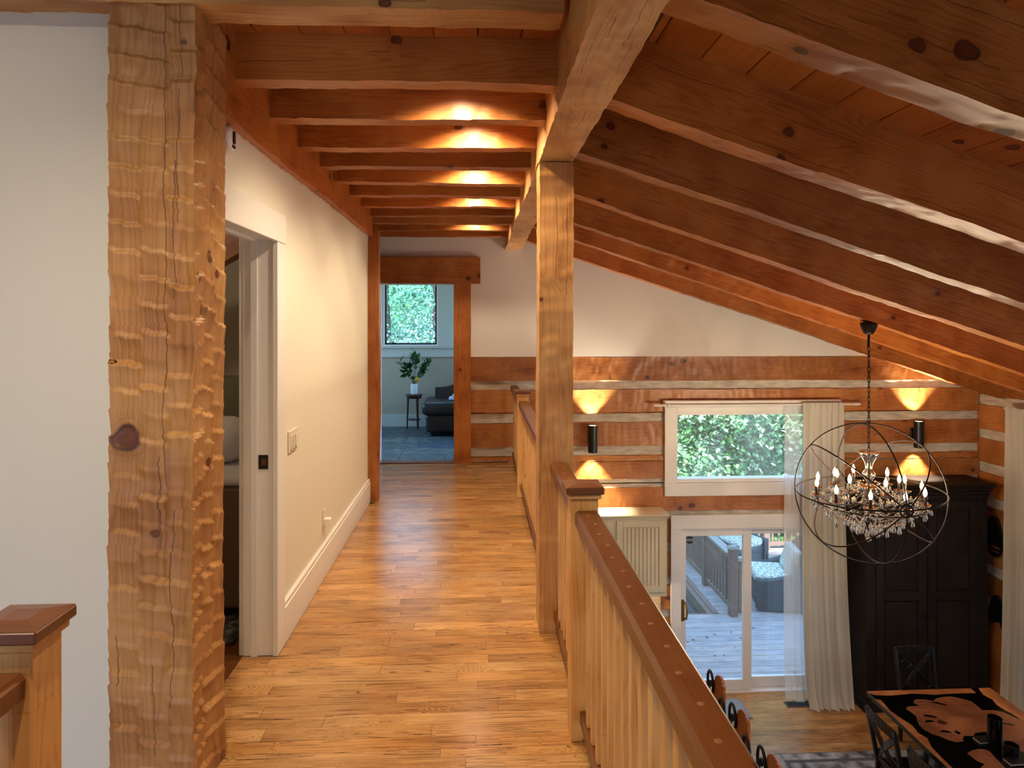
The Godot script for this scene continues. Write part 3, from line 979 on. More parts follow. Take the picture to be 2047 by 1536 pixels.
	downlight(-2.4, -0.6, 6.298, 3.6, 80.0, "recessed downlight in the high ceiling over the stairwell")
	var bl = thing("ceiling_lamp", "small drum ceiling lamp in the bedroom beyond the doorway", "ceiling lamp", Vector3(-2.3, 5.548, -3.6))
	part(bl, "shade", mb().lathe([Vector2(0.0, -0.09), Vector2(0.14, -0.09), Vector2(0.15, 0.0), Vector2(0.0, 0.0)], 24).done(), M.lens)
	omni(bl, Vector3(0, -0.05, 0), 0.55, 0.1)
	for i in 3:
		downlight(-0.6, -7.2 + i * 1.5, 2.548, 2.5, 60.0, "%s recessed downlight under the loft above the kitchen" % nth[i])

# ---------------------------------------------------------------- balustrades
func newel(t, x: float, z: float, h := 0.955, w := 0.108):
	var b := grained(1)
	b.box(Vector3(x, LOFT + h * 0.5, z), Vector3(w, h, w), 0.004)
	var p = part(t, "newel_post", b.done(), M.newel)
	b = grained(0)
	b.box(Vector3(x, LOFT + h + 0.011, z), Vector3(w + 0.022, 0.02, w + 0.022), 0.004)
	part(p, "collar", b.done(), M.newel)
	b = grained(0)
	var y0 := LOFT + h + 0.021
	b.box(Vector3(x, y0 + 0.014, z), Vector3(0.15, 0.028, 0.15), 0.004)
	# bevelled mitred top
	var a := 0.073
	var c := 0.03
	for k in 4:
		var d := Vector3(1, 0, 0).rotated(Vector3.UP, k * PI / 2)
		var e := Vector3(0, 0, 1).rotated(Vector3.UP, k * PI / 2)
		var m := Vector3(x, y0 + 0.028, z)
		var hi := Vector3(x, y0 + 0.036, z)
		b.quad(m + d * a - e * a, m + d * a + e * a, hi + d * c + e * c, hi + d * c - e * c, (d * 0.2 + Vector3.UP).normalized())
	b.quad(Vector3(x - c, y0 + 0.036, z - c), Vector3(x + c, y0 + 0.036, z - c), Vector3(x + c, y0 + 0.036, z + c), Vector3(x - c, y0 + 0.036, z + c), Vector3.UP)
	part(p, "newel_cap", b.done(), M.handrail)

func rail_run(t, x: float, z0: float, z1: float, plugs := true):
	var b := grained(2)
	var y := LOFT + 0.91
	var prof := PackedVector2Array([Vector2(-0.046, -0.052), Vector2(0.046, -0.052), Vector2(0.047, -0.012), Vector2(0.036, 0.0), Vector2(-0.036, 0.0), Vector2(-0.047, -0.012)])
	b.T = at3(x, y, 0)
	b.prism(prof, z1, z0)
	var r = part(t, "handrail", b.done(), M.handrail)
	if plugs:
		var k := 0
		var zz := z0 - 0.09
		while zz > z1 + 0.05:
			var p := mb()
			p.lathe([Vector2(0.0, 0.0008), Vector2(0.0075, 0.0008), Vector2(0.0075, 0.0)], 10, Vector3(x + (0.004 if k % 2 else -0.004), y, zz))
			part(r, "wood_plug", p.done(), M.plug)
			zz -= 0.118
			k += 1
	b = grained(2)
	b.span(Vector3(x - 0.028, LOFT + 0.075, z1), Vector3(x + 0.028, LOFT + 0.125, z0), 0.004)
	part(t, "bottom_rail", b.done(), M.handrail)
	var z := z0 - 0.07
	while z > z1 + 0.03:
		b = grained(1)
		b.box(Vector3(x, LOFT + 0.492, z), Vector3(0.036, 0.735, 0.036), 0.003)
		part(t, "baluster", b.done(), M.baluster)
		z -= 0.105

func balustrades():
	var t = thing("balustrade", "near pine balustrade with dark handrail running past the slim timber post", "balustrade")
	newel(t, 0.42, -2.72)
	rail_run(t, 0.428, 1.5, -2.665)
	rail_run(t, 0.43, -2.775, -3.60)
	t = thing("balustrade", "far pine balustrade from the slim timber post to the sunroom wall", "balustrade")
	newel(t, 0.425, -6.47)
	rail_run(t, 0.43, -3.80, -6.415)
	rail_run(t, 0.43, -6.525, -8.04)
	t = thing("balustrade", "stair guard railing with capped newel at the bottom corner by the white wall", "balustrade")
	newel(t, -0.995, -1.545)
	rail_run(t, -1.0, 1.4, -1.49, false)

# ---------------------------------------------------------------- lamps
func sconce(x: float, y: float, label: String):
	var t = thing("wall_sconce", label, "sconce", Vector3(x, y, FAR + 0.105), "black cylinder sconces on the log wall")
	part(t, "cylinder", mb().lathe([Vector2(0.043, -0.155), Vector2(0.052, -0.160), Vector2(0.055, -0.157), Vector2(0.055, 0.157), Vector2(0.052, 0.160), Vector2(0.043, 0.155)], 28).done(), M.black)
	part(t, "reflector", mb().lathe([Vector2(0.043, 0.155), Vector2(0.043, 0.128), Vector2(0.0, 0.128)], 20).lathe([Vector2(0.043, -0.155), Vector2(0.043, -0.128), Vector2(0.0, -0.128)], 20).done(), M.lens)
	part(t, "wall_bracket", mb().box(Vector3(-0.0, 0.0, -0.066), Vector3(0.05, 0.06, 0.04), 0.003).box(Vector3(0, 0, -0.089), Vector3(0.09, 0.14, 0.022), 0.004).done(), M.black)
	spot(t, Vector3(0, 0.135, 0), Vector3(0, 1, 0), 3.4, 40.0, 0.012, 0.6, Color(1.0, 0.93, 0.82))
	spot(t, Vector3(0, -0.135, 0), Vector3(0, -1, 0), 3.4, 40.0, 0.012, 0.6, Color(1.0, 0.93, 0.82))

func teardrop(h: float, w: float) -> ArrayMesh:
	var b := mb()
	b.lathe([Vector2(0.0, 0.0), Vector2(w * 0.22, -h * 0.12), Vector2(w * 0.42, -h * 0.5), Vector2(w * 0.5, -h * 0.72), Vector2(w * 0.32, -h * 0.92), Vector2(0.0, -h)], 7)
	return b.done()

func chandelier():
	var c := Vector3(3.40, 2.975, -5.78)
	var t = thing("chandelier", "crystal candle chandelier inside a large open iron orb over the dining table", "chandelier", c)
	var R := 0.595
	var view := (Vector3(0, EYE, 0) - c).normalized()
	var right := Vector3(-view.z, 0, view.x).normalized() * -1.0
	if right.x < 0:
		right = -right
	var up := right.cross(-view).normalized()
	if up.y < 0:
		up = -up
	var hub := (right * 0.45 - up * 0.20 + view * 0.87).normalized()
	var rusty := plain(Color(0.16, 0.075, 0.045), 0.42, 0.55)
	part(t, "orb_ring", mb().ring(Vector3.ZERO, (view + right * 0.12).normalized(), R, 0.0065, 72, 6).done(), M.iron)
	var u := hub.cross(Vector3.UP).normalized()
	for k in 4:
		var ax := u.rotated(hub, k * PI / 4 + 0.05)
		part(t, "orb_ring", mb().ring(Vector3.ZERO, ax, R - 0.006, 0.0065, 72, 6).done(), rusty if k % 2 else M.iron)
	for s in [-1.0, 1.0]:
		part(t, "hub_ring", mb().ring(hub * s * (R - 0.01), hub, 0.05, 0.009, 24, 6).done(), M.iron)
	part(t, "bottom_finial", mb().lathe([Vector2(0.0, -0.44), Vector2(0.018, -0.425), Vector2(0.024, -0.41), Vector2(0.012, -0.39), Vector2(0.0, -0.385)], 12).done(), M.crystal)
	# canopy and chain
	var top := 4.437 - c.y
	part(t, "canopy", mb().lathe([Vector2(0.0, top + 0.02), Vector2(0.07, top + 0.015), Vector2(0.072, top - 0.01), Vector2(0.045, top - 0.075), Vector2(0.03, top - 0.09), Vector2(0.0, top - 0.095)], 24).done(), M.iron)
	part(t, "swivel_stem", mb().tube([Vector3(0, top - 0.09, 0), Vector3(-0.005, top - 0.2, 0)], 0.011, 8).done(), M.iron)
	var link := mb()
	var path := []
	for i in 12:
		var a := TAU * i / 12
		path.append(Vector3(cos(a) * 0.010, sin(a) * 0.010 + (0.016 if sin(a) > 0 else -0.016), 0))
	link.tube(path, 0.0035, 5, true)
	var lm := link.done()
	var y := top - 0.22
	var i := 0
	while y > 0.33:
		if y < R - 0.03 and i % 3 == 2:
			pass
		part(t, "chain_link", lm, M.iron, Transform3D(Basis(Vector3.UP, PI / 2 * (i % 2)), Vector3(0, y, 0)))
		y -= 0.044
		i += 1
	part(t, "chain_hook", mb().ring(Vector3(0, R + 0.008, 0), Vector3.FORWARD, 0.014, 0.004, 16, 6).done(), M.iron)
	# turned glass column
	part(t, "glass_column", mb().lathe([Vector2(0.004, 0.345), Vector2(0.085, 0.355), Vector2(0.088, 0.34), Vector2(0.06, 0.30), Vector2(0.035, 0.255), Vector2(0.026, 0.21), Vector2(0.03, 0.195), Vector2(0.05, 0.165), Vector2(0.05, 0.135), Vector2(0.03, 0.105), Vector2(0.02, 0.09)], 14).done(), M.crystal)
	part(t, "centre_rod", mb().tube([Vector3(0, 0.33, 0), Vector3(0, -0.28, 0)], 0.010, 8).done(), M.iron)
	part(t, "glass_dish", mb().lathe([Vector2(0.01, 0.02), Vector2(0.06, 0.03), Vector2(0.085, 0.05), Vector2(0.08, 0.042), Vector2(0.05, 0.01), Vector2(0.01, 0.0)], 16).done(), M.crystal)
	part(t, "hoop", mb().ring(Vector3(0, -0.10, 0), Vector3.UP, 0.43, 0.007, 48, 6).done(), M.iron)
	part(t, "hoop", mb().ring(Vector3(0, -0.05, 0), Vector3.UP, 0.27, 0.006, 40, 6).done(), M.iron)
	part(t, "hoop", mb().ring(Vector3(0, -0.22, 0), Vector3.UP, 0.16, 0.006, 32, 6).done(), M.iron)
	var flame := mb()
	flame.lathe([Vector2(0.007, -0.022), Vector2(0.014, -0.006), Vector2(0.0155, 0.008), Vector2(0.012, 0.024), Vector2(0.006, 0.040), Vector2(0.0, 0.055)], 12)
	var fm := flame.done()
	var candle := mb()
	candle.lathe([Vector2(0.0, 0.0), Vector2(0.0135, 0.0), Vector2(0.0135, 0.085), Vector2(0.0, 0.085)], 12)
	var cm := candle.done()
	var cup := mb()
	cup.lathe([Vector2(0.012, 0.0), Vector2(0.03, 0.006), Vector2(0.048, 0.022), Vector2(0.045, 0.016), Vector2(0.026, -0.006), Vector2(0.0, -0.012)], 12)
	var cupm := cup.done()
	var glow := glowing(Color(1.0, 0.84, 0.58), 22.0)
	var drops := [teardrop(0.06, 0.034), teardrop(0.048, 0.028), teardrop(0.075, 0.04)]
	var bead := mb()
	bead.lathe([Vector2(0.0, 0.011), Vector2(0.0095, 0.004), Vector2(0.0095, -0.004), Vector2(0.0, -0.011)], 6)
	var bm := bead.done()
	var lr := RandomNumberGenerator.new()
	lr.seed = 77
	for tier in 2:
		var count := [10, 6][tier] as int
		var rad := [0.43, 0.27][tier] as float
		var cy := [-0.055, 0.02][tier] as float
		for k in count:
			var a := TAU * (k + 0.3 + tier * 0.25) / count
			var d := Vector3(cos(a), 0, sin(a))
			var p: Vector3 = d * rad + Vector3(0, cy, 0)
			var arm = part(t, "candle_arm", mb().tube([Vector3(0, cy - 0.02, 0) + d * 0.02, d * rad * 0.35 + Vector3(0, cy - 0.09, 0), d * rad * 0.75 + Vector3(0, cy - 0.10, 0), d * rad * 0.96 + Vector3(0, cy - 0.05, 0), p], 0.007, 6).done(), M.iron)
			part(arm, "drip_cup", cupm, M.crystal, Transform3D(Basis(), p))
			part(arm, "candle_sleeve", cm, M.iron, Transform3D(Basis(), p + Vector3(0, 0.005, 0)))
			part(arm, "flame_bulb", fm, glow, Transform3D(Basis(), p + Vector3(0, 0.112, 0)))
			omni(t, p + Vector3(0, 0.118, 0), 0.21, 0.012)
			for q in 5:
				var an := TAU * q / 5 + a
				var e := p + Vector3(cos(an) * 0.046, -0.002, sin(an) * 0.046)
				part(arm, "crystal_drop", drops[(q + k) % 2], M.crystal, Transform3D(Basis(Vector3.UP, lr.randf() * 3.0), e + Vector3(0, -0.012 - 0.02 * (q % 2), 0)))
	for k in 34:
		var a := TAU * k / 34
		var rr: float = [0.42, 0.35, 0.27, 0.19][k % 4]
		var yy: float = [-0.13, -0.18, -0.23, -0.27][k % 4] + lr.randf_range(-0.02, 0.02)
		part(t, "crystal_drop", drops[2 if k % 3 == 0 else 0], M.crystal, Transform3D(Basis(Vector3.UP, lr.randf() * 3.0), Vector3(cos(a) * rr, yy, sin(a) * rr)))
	for k in 14:
		var a := TAU * k / 14
		part(t, "crystal_drop", drops[2], M.crystal, Transform3D(Basis(Vector3.UP, a), Vector3(cos(a) * 0.1, -0.28 - 0.02 * (k % 2), sin(a) * 0.1)))
	# swags of beads
	var mm := MultiMesh.new()
	mm.transform_format = MultiMesh.TRANSFORM_3D
	mm.mesh = bm
	var where := []
	for k in 16:
		var a0 := TAU * k / 16
		var a1 := TAU * (k + 1) / 16
		for q in 9:
			var f := (q + 0.5) / 9.0
			var p0 := Vector3(cos(a0), 0, sin(a0)) * 0.43 + Vector3(0, -0.06, 0)
			var p1 := Vector3(cos(a1), 0, sin(a1)) * 0.43 + Vector3(0, -0.06, 0)
			where.append(p0.lerp(p1, f) + Vector3(0, -0.2 * f * (1.0 - f), 0))
		for q in 14:
			var f := (q + 0.5) / 14.0
			where.append(Vector3(cos(a0), 0, sin(a0)) * lerpf(0.42, 0.12, f) + Vector3(0, lerpf(-0.10, -0.26, f) - 0.16 * f * (1.0 - f), 0))
		for q in 8:
			var f := (q + 0.5) / 8.0
			where.append(Vector3(cos(a0), 0, sin(a0)) * lerpf(0.07, 0.27, f) + Vector3(0, lerpf(0.10, -0.04, f) - 0.2 * f * (1.0 - f), 0))
	mm.instance_count = where.size()
	for k in where.size():
		mm.set_instance_transform(k, Transform3D(Basis(), where[k]))
	var bi := MultiMeshInstance3D.new()
	bi.name = "bead_strings"
	bi.multimesh = mm
	bi.material_override = M.crystal
	bi.set_meta("kind", "stuff")
	t.add_child(bi)

# ---------------------------------------------------------------- cloth
func curtain_mesh(w_top: float, w_bot: float, h: float, folds: float, amp: float, sd: float, shift := 0.0, flare := 0.05, nx := 130, ny := 26) -> ArrayMesh:
	var b := mb()
	var pts := []
	for i in ny + 1:
		var f := float(i) / ny
		var row := []
		var w := lerpf(w_top, w_bot, smoothstep(0.0, 1.0, f))
		for j in nx + 1:
			var s := float(j) / nx
			var ph := s * folds * TAU + sd + 0.5 * sin(s * 9.0 + sd) + f * 0.7 * sin(s * 5.0 + sd * 2.0)
			var gather := lerpf(0.45, 1.0, minf(1.0, f * 3.0))
			var z := amp * gather * (sin(ph) + 0.35 * sin(ph * 0.43 + sd * 3.0) + 0.18 * sin(ph * 2.1 + f * 2.0))
			var x := (s - 0.5) * w + 0.012 * sin(ph + 1.2) + shift * f * f
			var y := -h * f
			z += flare * f * f * f
			if f > 0.93:
				var q := (f - 0.93) / 0.07
				z += q * q * 0.05 * (0.7 + 0.4 * sin(s * 9.0 + sd))
				x += q * 0.02 * sin(s * 12.0)
				y = lerpf(-h * 0.93, -h + 0.008 + 0.012 * (0.5 + 0.5 * sin(s * 11.0)), q)
			if f < 0.03:
				z += 0.006 * sin(s * folds * 3.0 * TAU)
			row.append(Vector3(x, y, z))
		pts.append(row)
	b.grid(pts, 1.0, true)
	return b.done()

func rod(called, label, a: Vector3, b: Vector3, brackets: Array):
	var t = thing(called, label, "curtain rod")
	part(t, "pole", mb().tube([a, b], 0.012, 10).done(), M.trim)
	var d := (b - a).normalized()
	for e in [[a, -1.0], [b, 1.0]]:
		var o: Vector3 = e[0]
		part(t, "finial", mb().tube([o, o + d * 0.018 * e[1], o + d * 0.04 * e[1], o + d * 0.058 * e[1]], 0.02, 10, false, 0.012).done(), M.trim)
	for p in brackets:
		part(t, "bracket", mb().bar(p[0], p[1], 0.02, 0.03, 0.003).done(), M.trim)
	return t

func curtains():
	var linen := plain(Color(0.76, 0.735, 0.685), 0.85)
	linen.backlight_enabled = true
	linen.backlight = Color(0.35, 0.35, 0.35)
	var sheer := plain(Color(0.92, 0.93, 0.95, 0.5), 0.7)
	sheer.transparency = BaseMaterial3D.TRANSPARENCY_ALPHA
	sheer.backlight_enabled = true
	sheer.backlight = Color(0.6, 0.6, 0.6)
	rod("curtain_rod", "white curtain rod with ball finials above the picture window", Vector3(2.13, 3.475, FAR + 0.122), Vector3(4.50, 3.475, FAR + 0.122), [[Vector3(2.24, 3.475, FAR + 0.05), Vector3(2.24, 3.475, FAR + 0.15)], [Vector3(4.31, 3.475, FAR + 0.05), Vector3(4.31, 3.475, FAR + 0.15)]])
	var c = thing("curtain", "floor-length cream linen curtain gathered at the right of the picture window", "curtain", Vector3(4.075, 3.50, FAR + 0.17))
	part(c, "linen_panel", curtain_mesh(0.49, 0.54, 3.495, 7.0, 0.032, 1.3, -0.03, 0.24), linen)
	c = thing("curtain", "translucent white sheer curtain hanging beside the sliding door", "curtain", Vector3(3.81, 3.49, FAR + 0.095))
	part(c, "sheer_panel", curtain_mesh(0.30, 0.34, 3.485, 5.0, 0.014, 4.1, -0.02, 0.10, 80), sheer)
	rod("curtain_rod", "white curtain rod on the right log wall near the corner", Vector3(5.97, 3.475, -7.40), Vector3(5.97, 3.475, -4.3), [[Vector3(6.10, 3.475, -7.3), Vector3(5.96, 3.475, -7.3)], [Vector3(6.10, 3.475, -4.4), Vector3(5.96, 3.475, -4.4)]])
	c = thing("curtain", "cream linen curtain at the right picture edge on the side wall", "curtain", Vector3(5.93, 3.50, -6.63))
	c.rotation.y = -PI / 2
	part(c, "linen_panel", curtain_mesh(1.5, 1.5, 3.495, 16.0, 0.03, 2.2, 0.0, 0.05, 260), linen)
	c = thing("curtain", "cream linen curtain beyond the right picture edge on the side wall", "curtain", Vector3(5.93, 3.50, -5.08))
	c.rotation.y = -PI / 2
	part(c, "linen_panel", curtain_mesh(1.5, 1.5, 3.495, 16.0, 0.03, 5.2, 0.0, 0.05, 260), linen)

# ---------------------------------------------------------------- cabinets
func cabinets():
	var cream := plain(Color(0.80, 0.75, 0.63), 0.45)
	var t = thing("wall_cabinet", "cream beadboard wall cabinet hung beside the sliding door", "cabinet", Vector3(0, 0, 0))
	part(t, "body", mb().span(Vector3(0.95, 1.335, FAR + 0.02), Vector3(2.165, 2.21, FAR + 0.325), 0.003).done(), cream)
	part(t, "crown_moulding", mb().span(Vector3(0.94, 2.21, FAR + 0.001), Vector3(2.18, 2.232, FAR + 0.345), 0.004).span(Vector3(0.93, 2.232, FAR + 0.001), Vector3(2.195, 2.252, FAR + 0.36), 0.006).done(), cream)
	part(t, "light_rail", mb().span(Vector3(0.95, 1.31, FAR + 0.24), Vector3(2.165, 1.335, FAR + 0.325), 0.003).done(), cream)
	for k in 2:
		var x0 := 0.98 + k * 0.60
		var x1 := x0 + 0.565
		var z := FAR + 0.325
		var d = part(t, "door", mb().span(Vector3(x0, 1.365, z), Vector3(x0 + 0.075, 2.185, z + 0.02), 0.003).span(Vector3(x1 - 0.075, 1.365, z), Vector3(x1, 2.185, z + 0.02), 0.003).span(Vector3(x0 + 0.075, 1.365, z), Vector3(x1 - 0.075, 1.44, z + 0.02), 0.003).span(Vector3(x0 + 0.075, 2.11, z), Vector3(x1 - 0.075, 2.185, z + 0.02), 0.003).done(), cream)
		for q in 9:
			var a := x0 + 0.077 + q * (x1 - x0 - 0.154) / 9.0
			part(d, "beadboard_slat", mb().span(Vector3(a + 0.003, 1.44, z), Vector3(a + (x1 - x0 - 0.154) / 9.0 - 0.003, 2.11, z + 0.011), 0.004).done(), cream)
	# backsplash under it
	var bs = thing("trim_3", "pale glazed tile backsplash under the cream wall cabinet", "backsplash", Vector3.ZERO, "", "structure")
	var tm := [plain(Color(0.78, 0.66, 0.50), 0.3), plain(Color(0.74, 0.60, 0.45), 0.3), plain(Color(0.80, 0.70, 0.55), 0.3)]
	for r in 4:
		for k in 8:
			var x0 := 0.98 + k * 0.15
			part(bs, "tile", mb().span(Vector3(x0 + 0.002, 0.96 + r * 0.0935, FAR + 0.001), Vector3(x0 + 0.148, 0.96 + r * 0.0935 + 0.0905, FAR + 0.012), 0.002).done(), tm[(r * 3 + k * 5) % 3])
	var uc = thing("under_cabinet_light", "slim warm light bar under the cream wall cabinet", "light", Vector3(1.5, 1.33, FAR + 0.12))
	part(uc, "light_bar", mb().box(Vector3(0, -0.008, 0), Vector3(0.6, 0.012, 0.03), 0.003).done(), M.lens)
	omni(uc, Vector3(0.2, -0.03, 0.02), 0.35, 0.02)
	# lower cabinet and counter, mostly hidden below the rail
	var lc = thing("base_cabinet", "cream base cabinet below the loft edge beside the sliding door", "cabinet", Vector3.ZERO)
	part(lc, "body", mb().span(Vector3(0.95, 0.1, FAR + 0.02), Vector3(2.165, 0.90, FAR + 0.6), 0.003).done(), cream)
	part(lc, "toe_kick", mb().span(Vector3(0.95, 0.0, FAR + 0.02), Vector3(2.165, 0.1, FAR + 0.54)).done(), M.dark)
	for k in 2:
		var d = part(lc, "door", mb().span(Vector3(0.98 + k * 0.6, 0.13, FAR + 0.6), Vector3(1.545 + k * 0.6, 0.87, FAR + 0.62), 0.004).done(), cream)
		part(d, "knob", mb().lathe([Vector2(0.0, 0.03), Vector2(0.014, 0.025), Vector2(0.012, 0.01), Vector2(0.006, 0.0)], 10).done(), M.black, Transform3D(Basis(Vector3(1, 0, 0), PI / 2), Vector3(1.5 + k * 0.1, 0.75, FAR + 0.62)))
	solo("worktop", mb().span(Vector3(0.93, 0.90, FAR + 0.001), Vector3(2.19, 0.94, FAR + 0.64), 0.005).done(), plain(Color(0.16, 0.15, 0.14), 0.2), "dark stone worktop on the cream base cabinet", "worktop")
	# armoire
	var dk := textured(wood_img(512, 256, 91, [Color(0.16, 0.135, 0.115), Color(0.135, 0.11, 0.095), Color(0.10, 0.08, 0.07)], 14.0, 0.5, 0.3, []), Vector2(0.6, 1.2), 0.62)
	dk.metallic_specular = 0.25
	var a = thing("armoire", "tall nearly black panelled armoire with heavy cornice against the log wall", "armoire", Vector3(5.14, 0, FAR + 0.03))
	var z0 := 0.0
	var z1 := 0.44
	var bx := grained(1)
	bx.span(Vector3(-0.72, 0.12, z0), Vector3(0.72, 2.42, z1), 0.004)
	part(a, "body", bx.done(), dk)
	bx = grained(0)
	bx.span(Vector3(-0.745, 0.0, z0), Vector3(0.745, 0.13, z1 + 0.025), 0.006)
	part(a, "plinth", bx.done(), dk)
	bx = grained(0)
	bx.span(Vector3(-0.735, 2.42, z0), Vector3(0.735, 2.47, z1 + 0.012), 0.006)
	bx.span(Vector3(-0.75, 2.47, z0), Vector3(0.75, 2.515, z1 + 0.03), 0.012)
	bx.span(Vector3(-0.77, 2.515, z0), Vector3(0.77, 2.56, z1 + 0.045), 0.014)
	bx.span(Vector3(-0.785, 2.56, z0), Vector3(0.785, 2.60, z1 + 0.06), 0.006)
	part(a, "cornice", bx.done(), dk)
	for s in [-1.0, 1.0]:
		bx = grained(1)
		bx.span(Vector3(s * 0.66 - 0.055, 0.13, z1), Vector3(s * 0.66 + 0.055, 2.42, z1 + 0.014), 0.006)
		part(a, "pilaster", bx.done(), dk)
		bx = grained(1)
		var xl := minf(s * 0.012, s * 0.60)
		var xr := maxf(s * 0.012, s * 0.60)
		for q in [[xl, xl + 0.09, 0.15, 2.40], [xr - 0.09, xr, 0.15, 2.40], [xl + 0.09, xr - 0.09, 0.15, 0.25], [xl + 0.09, xr - 0.09, 2.30, 2.40], [xl + 0.09, xr - 0.09, 1.27, 1.37]]:
			bx.span(Vector3(q[0], q[2], z1), Vector3(q[1], q[3], z1 + 0.024), 0.005)
		var d = part(a, "door", bx.done(), dk)
		for q in [[0.27, 1.25], [1.39, 2.28]]:
			bx = grained(1)
			bx.span(Vector3(xl + 0.11, q[0], z1), Vector3(xr - 0.11, q[1], z1 + 0.013), 0.01)
			part(d, "panel", bx.done(), dk)
		part(d, "door_pull", mb().lathe([Vector2(0.0, 0.035), Vector2(0.013, 0.03), Vector2(0.012, 0.014), Vector2(0.006, 0.0)], 10).done(), M.iron, Transform3D(Basis(Vector3(1, 0, 0), PI / 2), Vector3(s * 0.055, 1.1, z1 + 0.024)))

# ---------------------------------------------------------------- dining room
func x_chair(label: String, at: Vector3, turn: float):
	var t = thing("dining_chair", label, "chair", at, "black cross-back dining chairs")
	t.rotation.y = turn      # the seat faces local +z, the back stands at -z
	var m: Material = M.chair
	var back := func(x: float, y: float) -> Vector3:
		var lean := maxf(0.0, y - 0.45) * 0.2
		var bow := -0.03 * (1.0 - x * x / 0.05) if y > 0.6 else 0.0
		return Vector3(x, y, -0.2 - lean + bow * 0.6)
	part(t, "seat", mb().box(Vector3(0, 0.455, 0.01), Vector3(0.45, 0.035, 0.43), 0.012).done(), m)
	for s in [-1.0, 1.0]:
		part(t, "leg", mb().bar(Vector3(s * 0.195, 0.0, 0.195), Vector3(s * 0.19, 0.44, 0.185), 0.036, 0.036, 0.005).done(), m)
		part(t, "leg", mb().bar(Vector3(s * 0.19, 0.0, -0.235), Vector3(s * 0.195, 0.47, -0.205), 0.032, 0.04, 0.005).bar(Vector3(s * 0.195, 0.45, -0.205), back.call(s * 0.205, 0.955), 0.032, 0.036, 0.005).done(), m)
	part(t, "apron", mb().box(Vector3(0, 0.41, 0.17), Vector3(0.36, 0.06, 0.018), 0.003).box(Vector3(0, 0.41, -0.2), Vector3(0.36, 0.06, 0.018), 0.003).box(Vector3(0.19, 0.41, 0), Vector3(0.018, 0.06, 0.36), 0.003).box(Vector3(-0.19, 0.41, 0), Vector3(0.018, 0.06, 0.36), 0.003).done(), m)
	var tr := mb()
	for i in 8:
		var xa := lerpf(-0.21, 0.21, i / 8.0)
		var xb := lerpf(-0.21, 0.21, (i + 1) / 8.0)
		tr.bar(back.call(xa, 0.925), back.call(xb, 0.925), 0.022, 0.085, 0.004)
	part(t, "top_rail", tr.done(), m)
	for s in [-1.0, 1.0]:
		var sl := mb()
		for i in 6:
			var fa := i / 6.0
			var fb := (i + 1) / 6.0
			sl.bar(back.call(s * lerpf(-0.19, 0.19, fa), lerpf(0.52, 0.89, fa)), back.call(s * lerpf(-0.19, 0.19, fb), lerpf(0.52, 0.89, fb)), 0.014, 0.062, 0.003)
		part(t, "cross_slat", sl.done(), m)
	part(t, "stretcher", mb().bar(Vector3(-0.19, 0.2, 0.0), Vector3(0.19, 0.2, 0.0), 0.022, 0.022, 0.003).bar(Vector3(0.192, 0.2, 0.19), Vector3(0.192, 0.2, -0.22), 0.022, 0.022, 0.003).bar(Vector3(-0.192, 0.2, 0.19), Vector3(-0.192, 0.2, -0.22), 0.022, 0.022, 0.003).done(), m)
	part(t, "lower_rail", mb().bar(back.call(-0.19, 0.51), back.call(0.19, 0.51), 0.02, 0.04, 0.003).done(), m)

func inlay(pts: Array, y0: float, y1: float) -> ArrayMesh:
	var poly := PackedVector2Array()
	for p in pts:
		poly.append(Vector2(p[0], -p[1]))
	var b := mb()
	b.T = Transform3D(Basis(Vector3(1, 0, 0), -PI / 2), Vector3.ZERO)
	b.prism(poly, y0, y1)
	return b.done()

